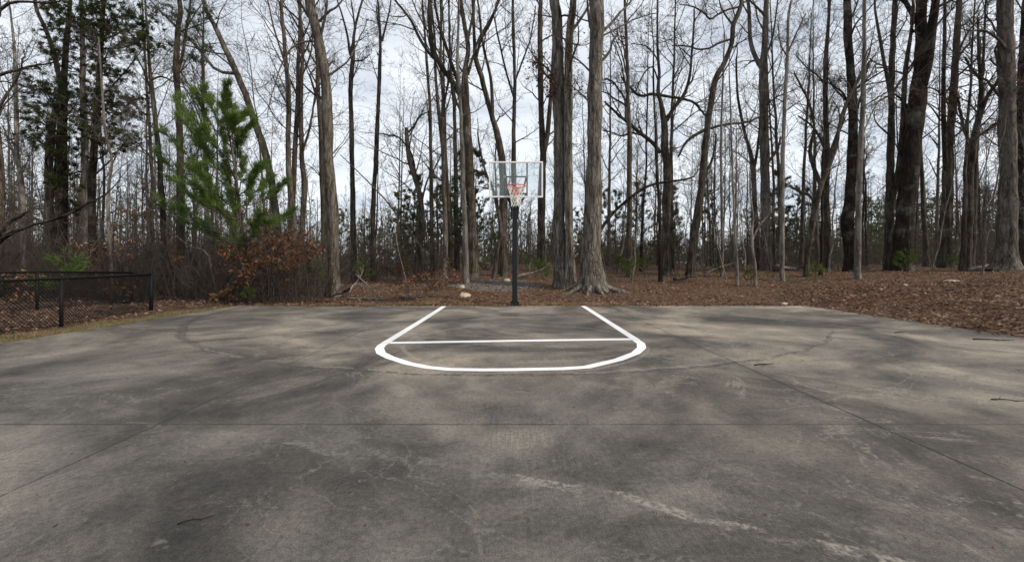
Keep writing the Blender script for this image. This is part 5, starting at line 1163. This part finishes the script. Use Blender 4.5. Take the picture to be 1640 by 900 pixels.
log(1080, 447, 1125, 440, 15.6, 16.4, 0.07, 'rotting brown log half buried in leaves before the sinuous trunk', 'bark_brown', 10, snags=0)
log(1130, 437, 1180, 420, 17.4, 18.0, 0.035, 'grey branch propped diagonally behind the pale saplings', 'bark_pale', 11, 'fallen_branch', 'branch', 3)
log(560, 462, 530, 475, 13.2, 13.0, 0.04, 'dark root like branch at the foot of the stout grey trunk', 'bark_dark', 12, 'fallen_branch', 'branch', 1)
log(195, 487, 225, 468, 11.6, 11.9, 0.035, 'dark branch lying bent behind the fence mesh near the end post', 'bark_dark', 13, 'fallen_branch', 'branch', 3)
# twigs and leaf scraps dropped on the slab
rg = RS(640)
def slab_twig(px, py, ang, L_, r, lab, seed):
    D = F * CAM_H / (py - CY); x = (px - CX) * D / F; rg = RS(seed); n = 9; t = np.linspace(0, 1, n)
    a = rad(ang) + np.cumsum(rg.randn(n)) * 0.10
    P = np.stack([np.cumsum(np.cos(a)) * L_ / n, np.cumsum(np.sin(a)) * L_ / n, np.full(n, r * 0.8) + 0.006 * np.abs(np.sin(t * 5))], 1); b = Buf(); tube(b, P, r * (1 - 0.6 * t), 5, cap=True)
    A, AR = grow(P[None], (r * (1 - 0.6 * t))[None], 3, 0.2, 0.9, (30, 60), 0.3, 4, 0.1, 0.0, 0.6, rg, 0.0012); A[..., 2] = np.clip(A[..., 2], 0.002, 0.02); tube(b, A, AR, 4)
    tag(obj('twig', b, M['twig_dark'], None, True, (x, D, 0.0005)), lab, 'twig', 'twigs dropped on the slab')
slab_twig(276, 842, 25, 0.16, 0.0035, 'dark forked twig on the nearest left part of the slab', 1)
slab_twig(1552, 544, 0, 0.55, 0.012, 'dark stick lying at the far right slab edge', 2)
slab_twig(1205, 586, 10, 0.30, 0.008, 'short pale twig right of the painted arc', 3)
slab_twig(1580, 640, -10, 0.30, 0.006, 'thin twig on the shaded right side of the slab', 4)
slab_twig(1430, 533, 0, 0.3, 0.008, 'thin stick near the back right slab edge', 5)
n = 150; py = rg.uniform(492, 880, n); px = rg.uniform(0, 1640, n); y = F * CAM_H / (py - CY); x = (px - CX) * y / F; k = (x > SX0 + .1) & (x < SX1 - .1) & (y < SY1 - .05); x, y = x[k], y[k]
p = np.stack([x, y, np.full(len(x), 0.003)], 1); V, T = leaf_quads(p, 0.022, rg, 0, 0.5, 0.3); V[:, 2] = np.clip(V[:, 2], 0.002, 0.010); b = Buf(); b.add(V, None, T)
tag(obj('leaf_scraps', b, M['litter'], smooth=False), 'tiny dark leaf scraps scattered over the concrete', 'leaf scraps', kind='stuff')
for o in bpy.data.objects:
    if o.parent is not None and o.name.split('.')[0] in ('twigs', 'crown', 'needles', 'sprays', 'leaves', 'dead_leaves', 'branches', 'boughs', 'side_branches'): o['kind'] = 'stuff'
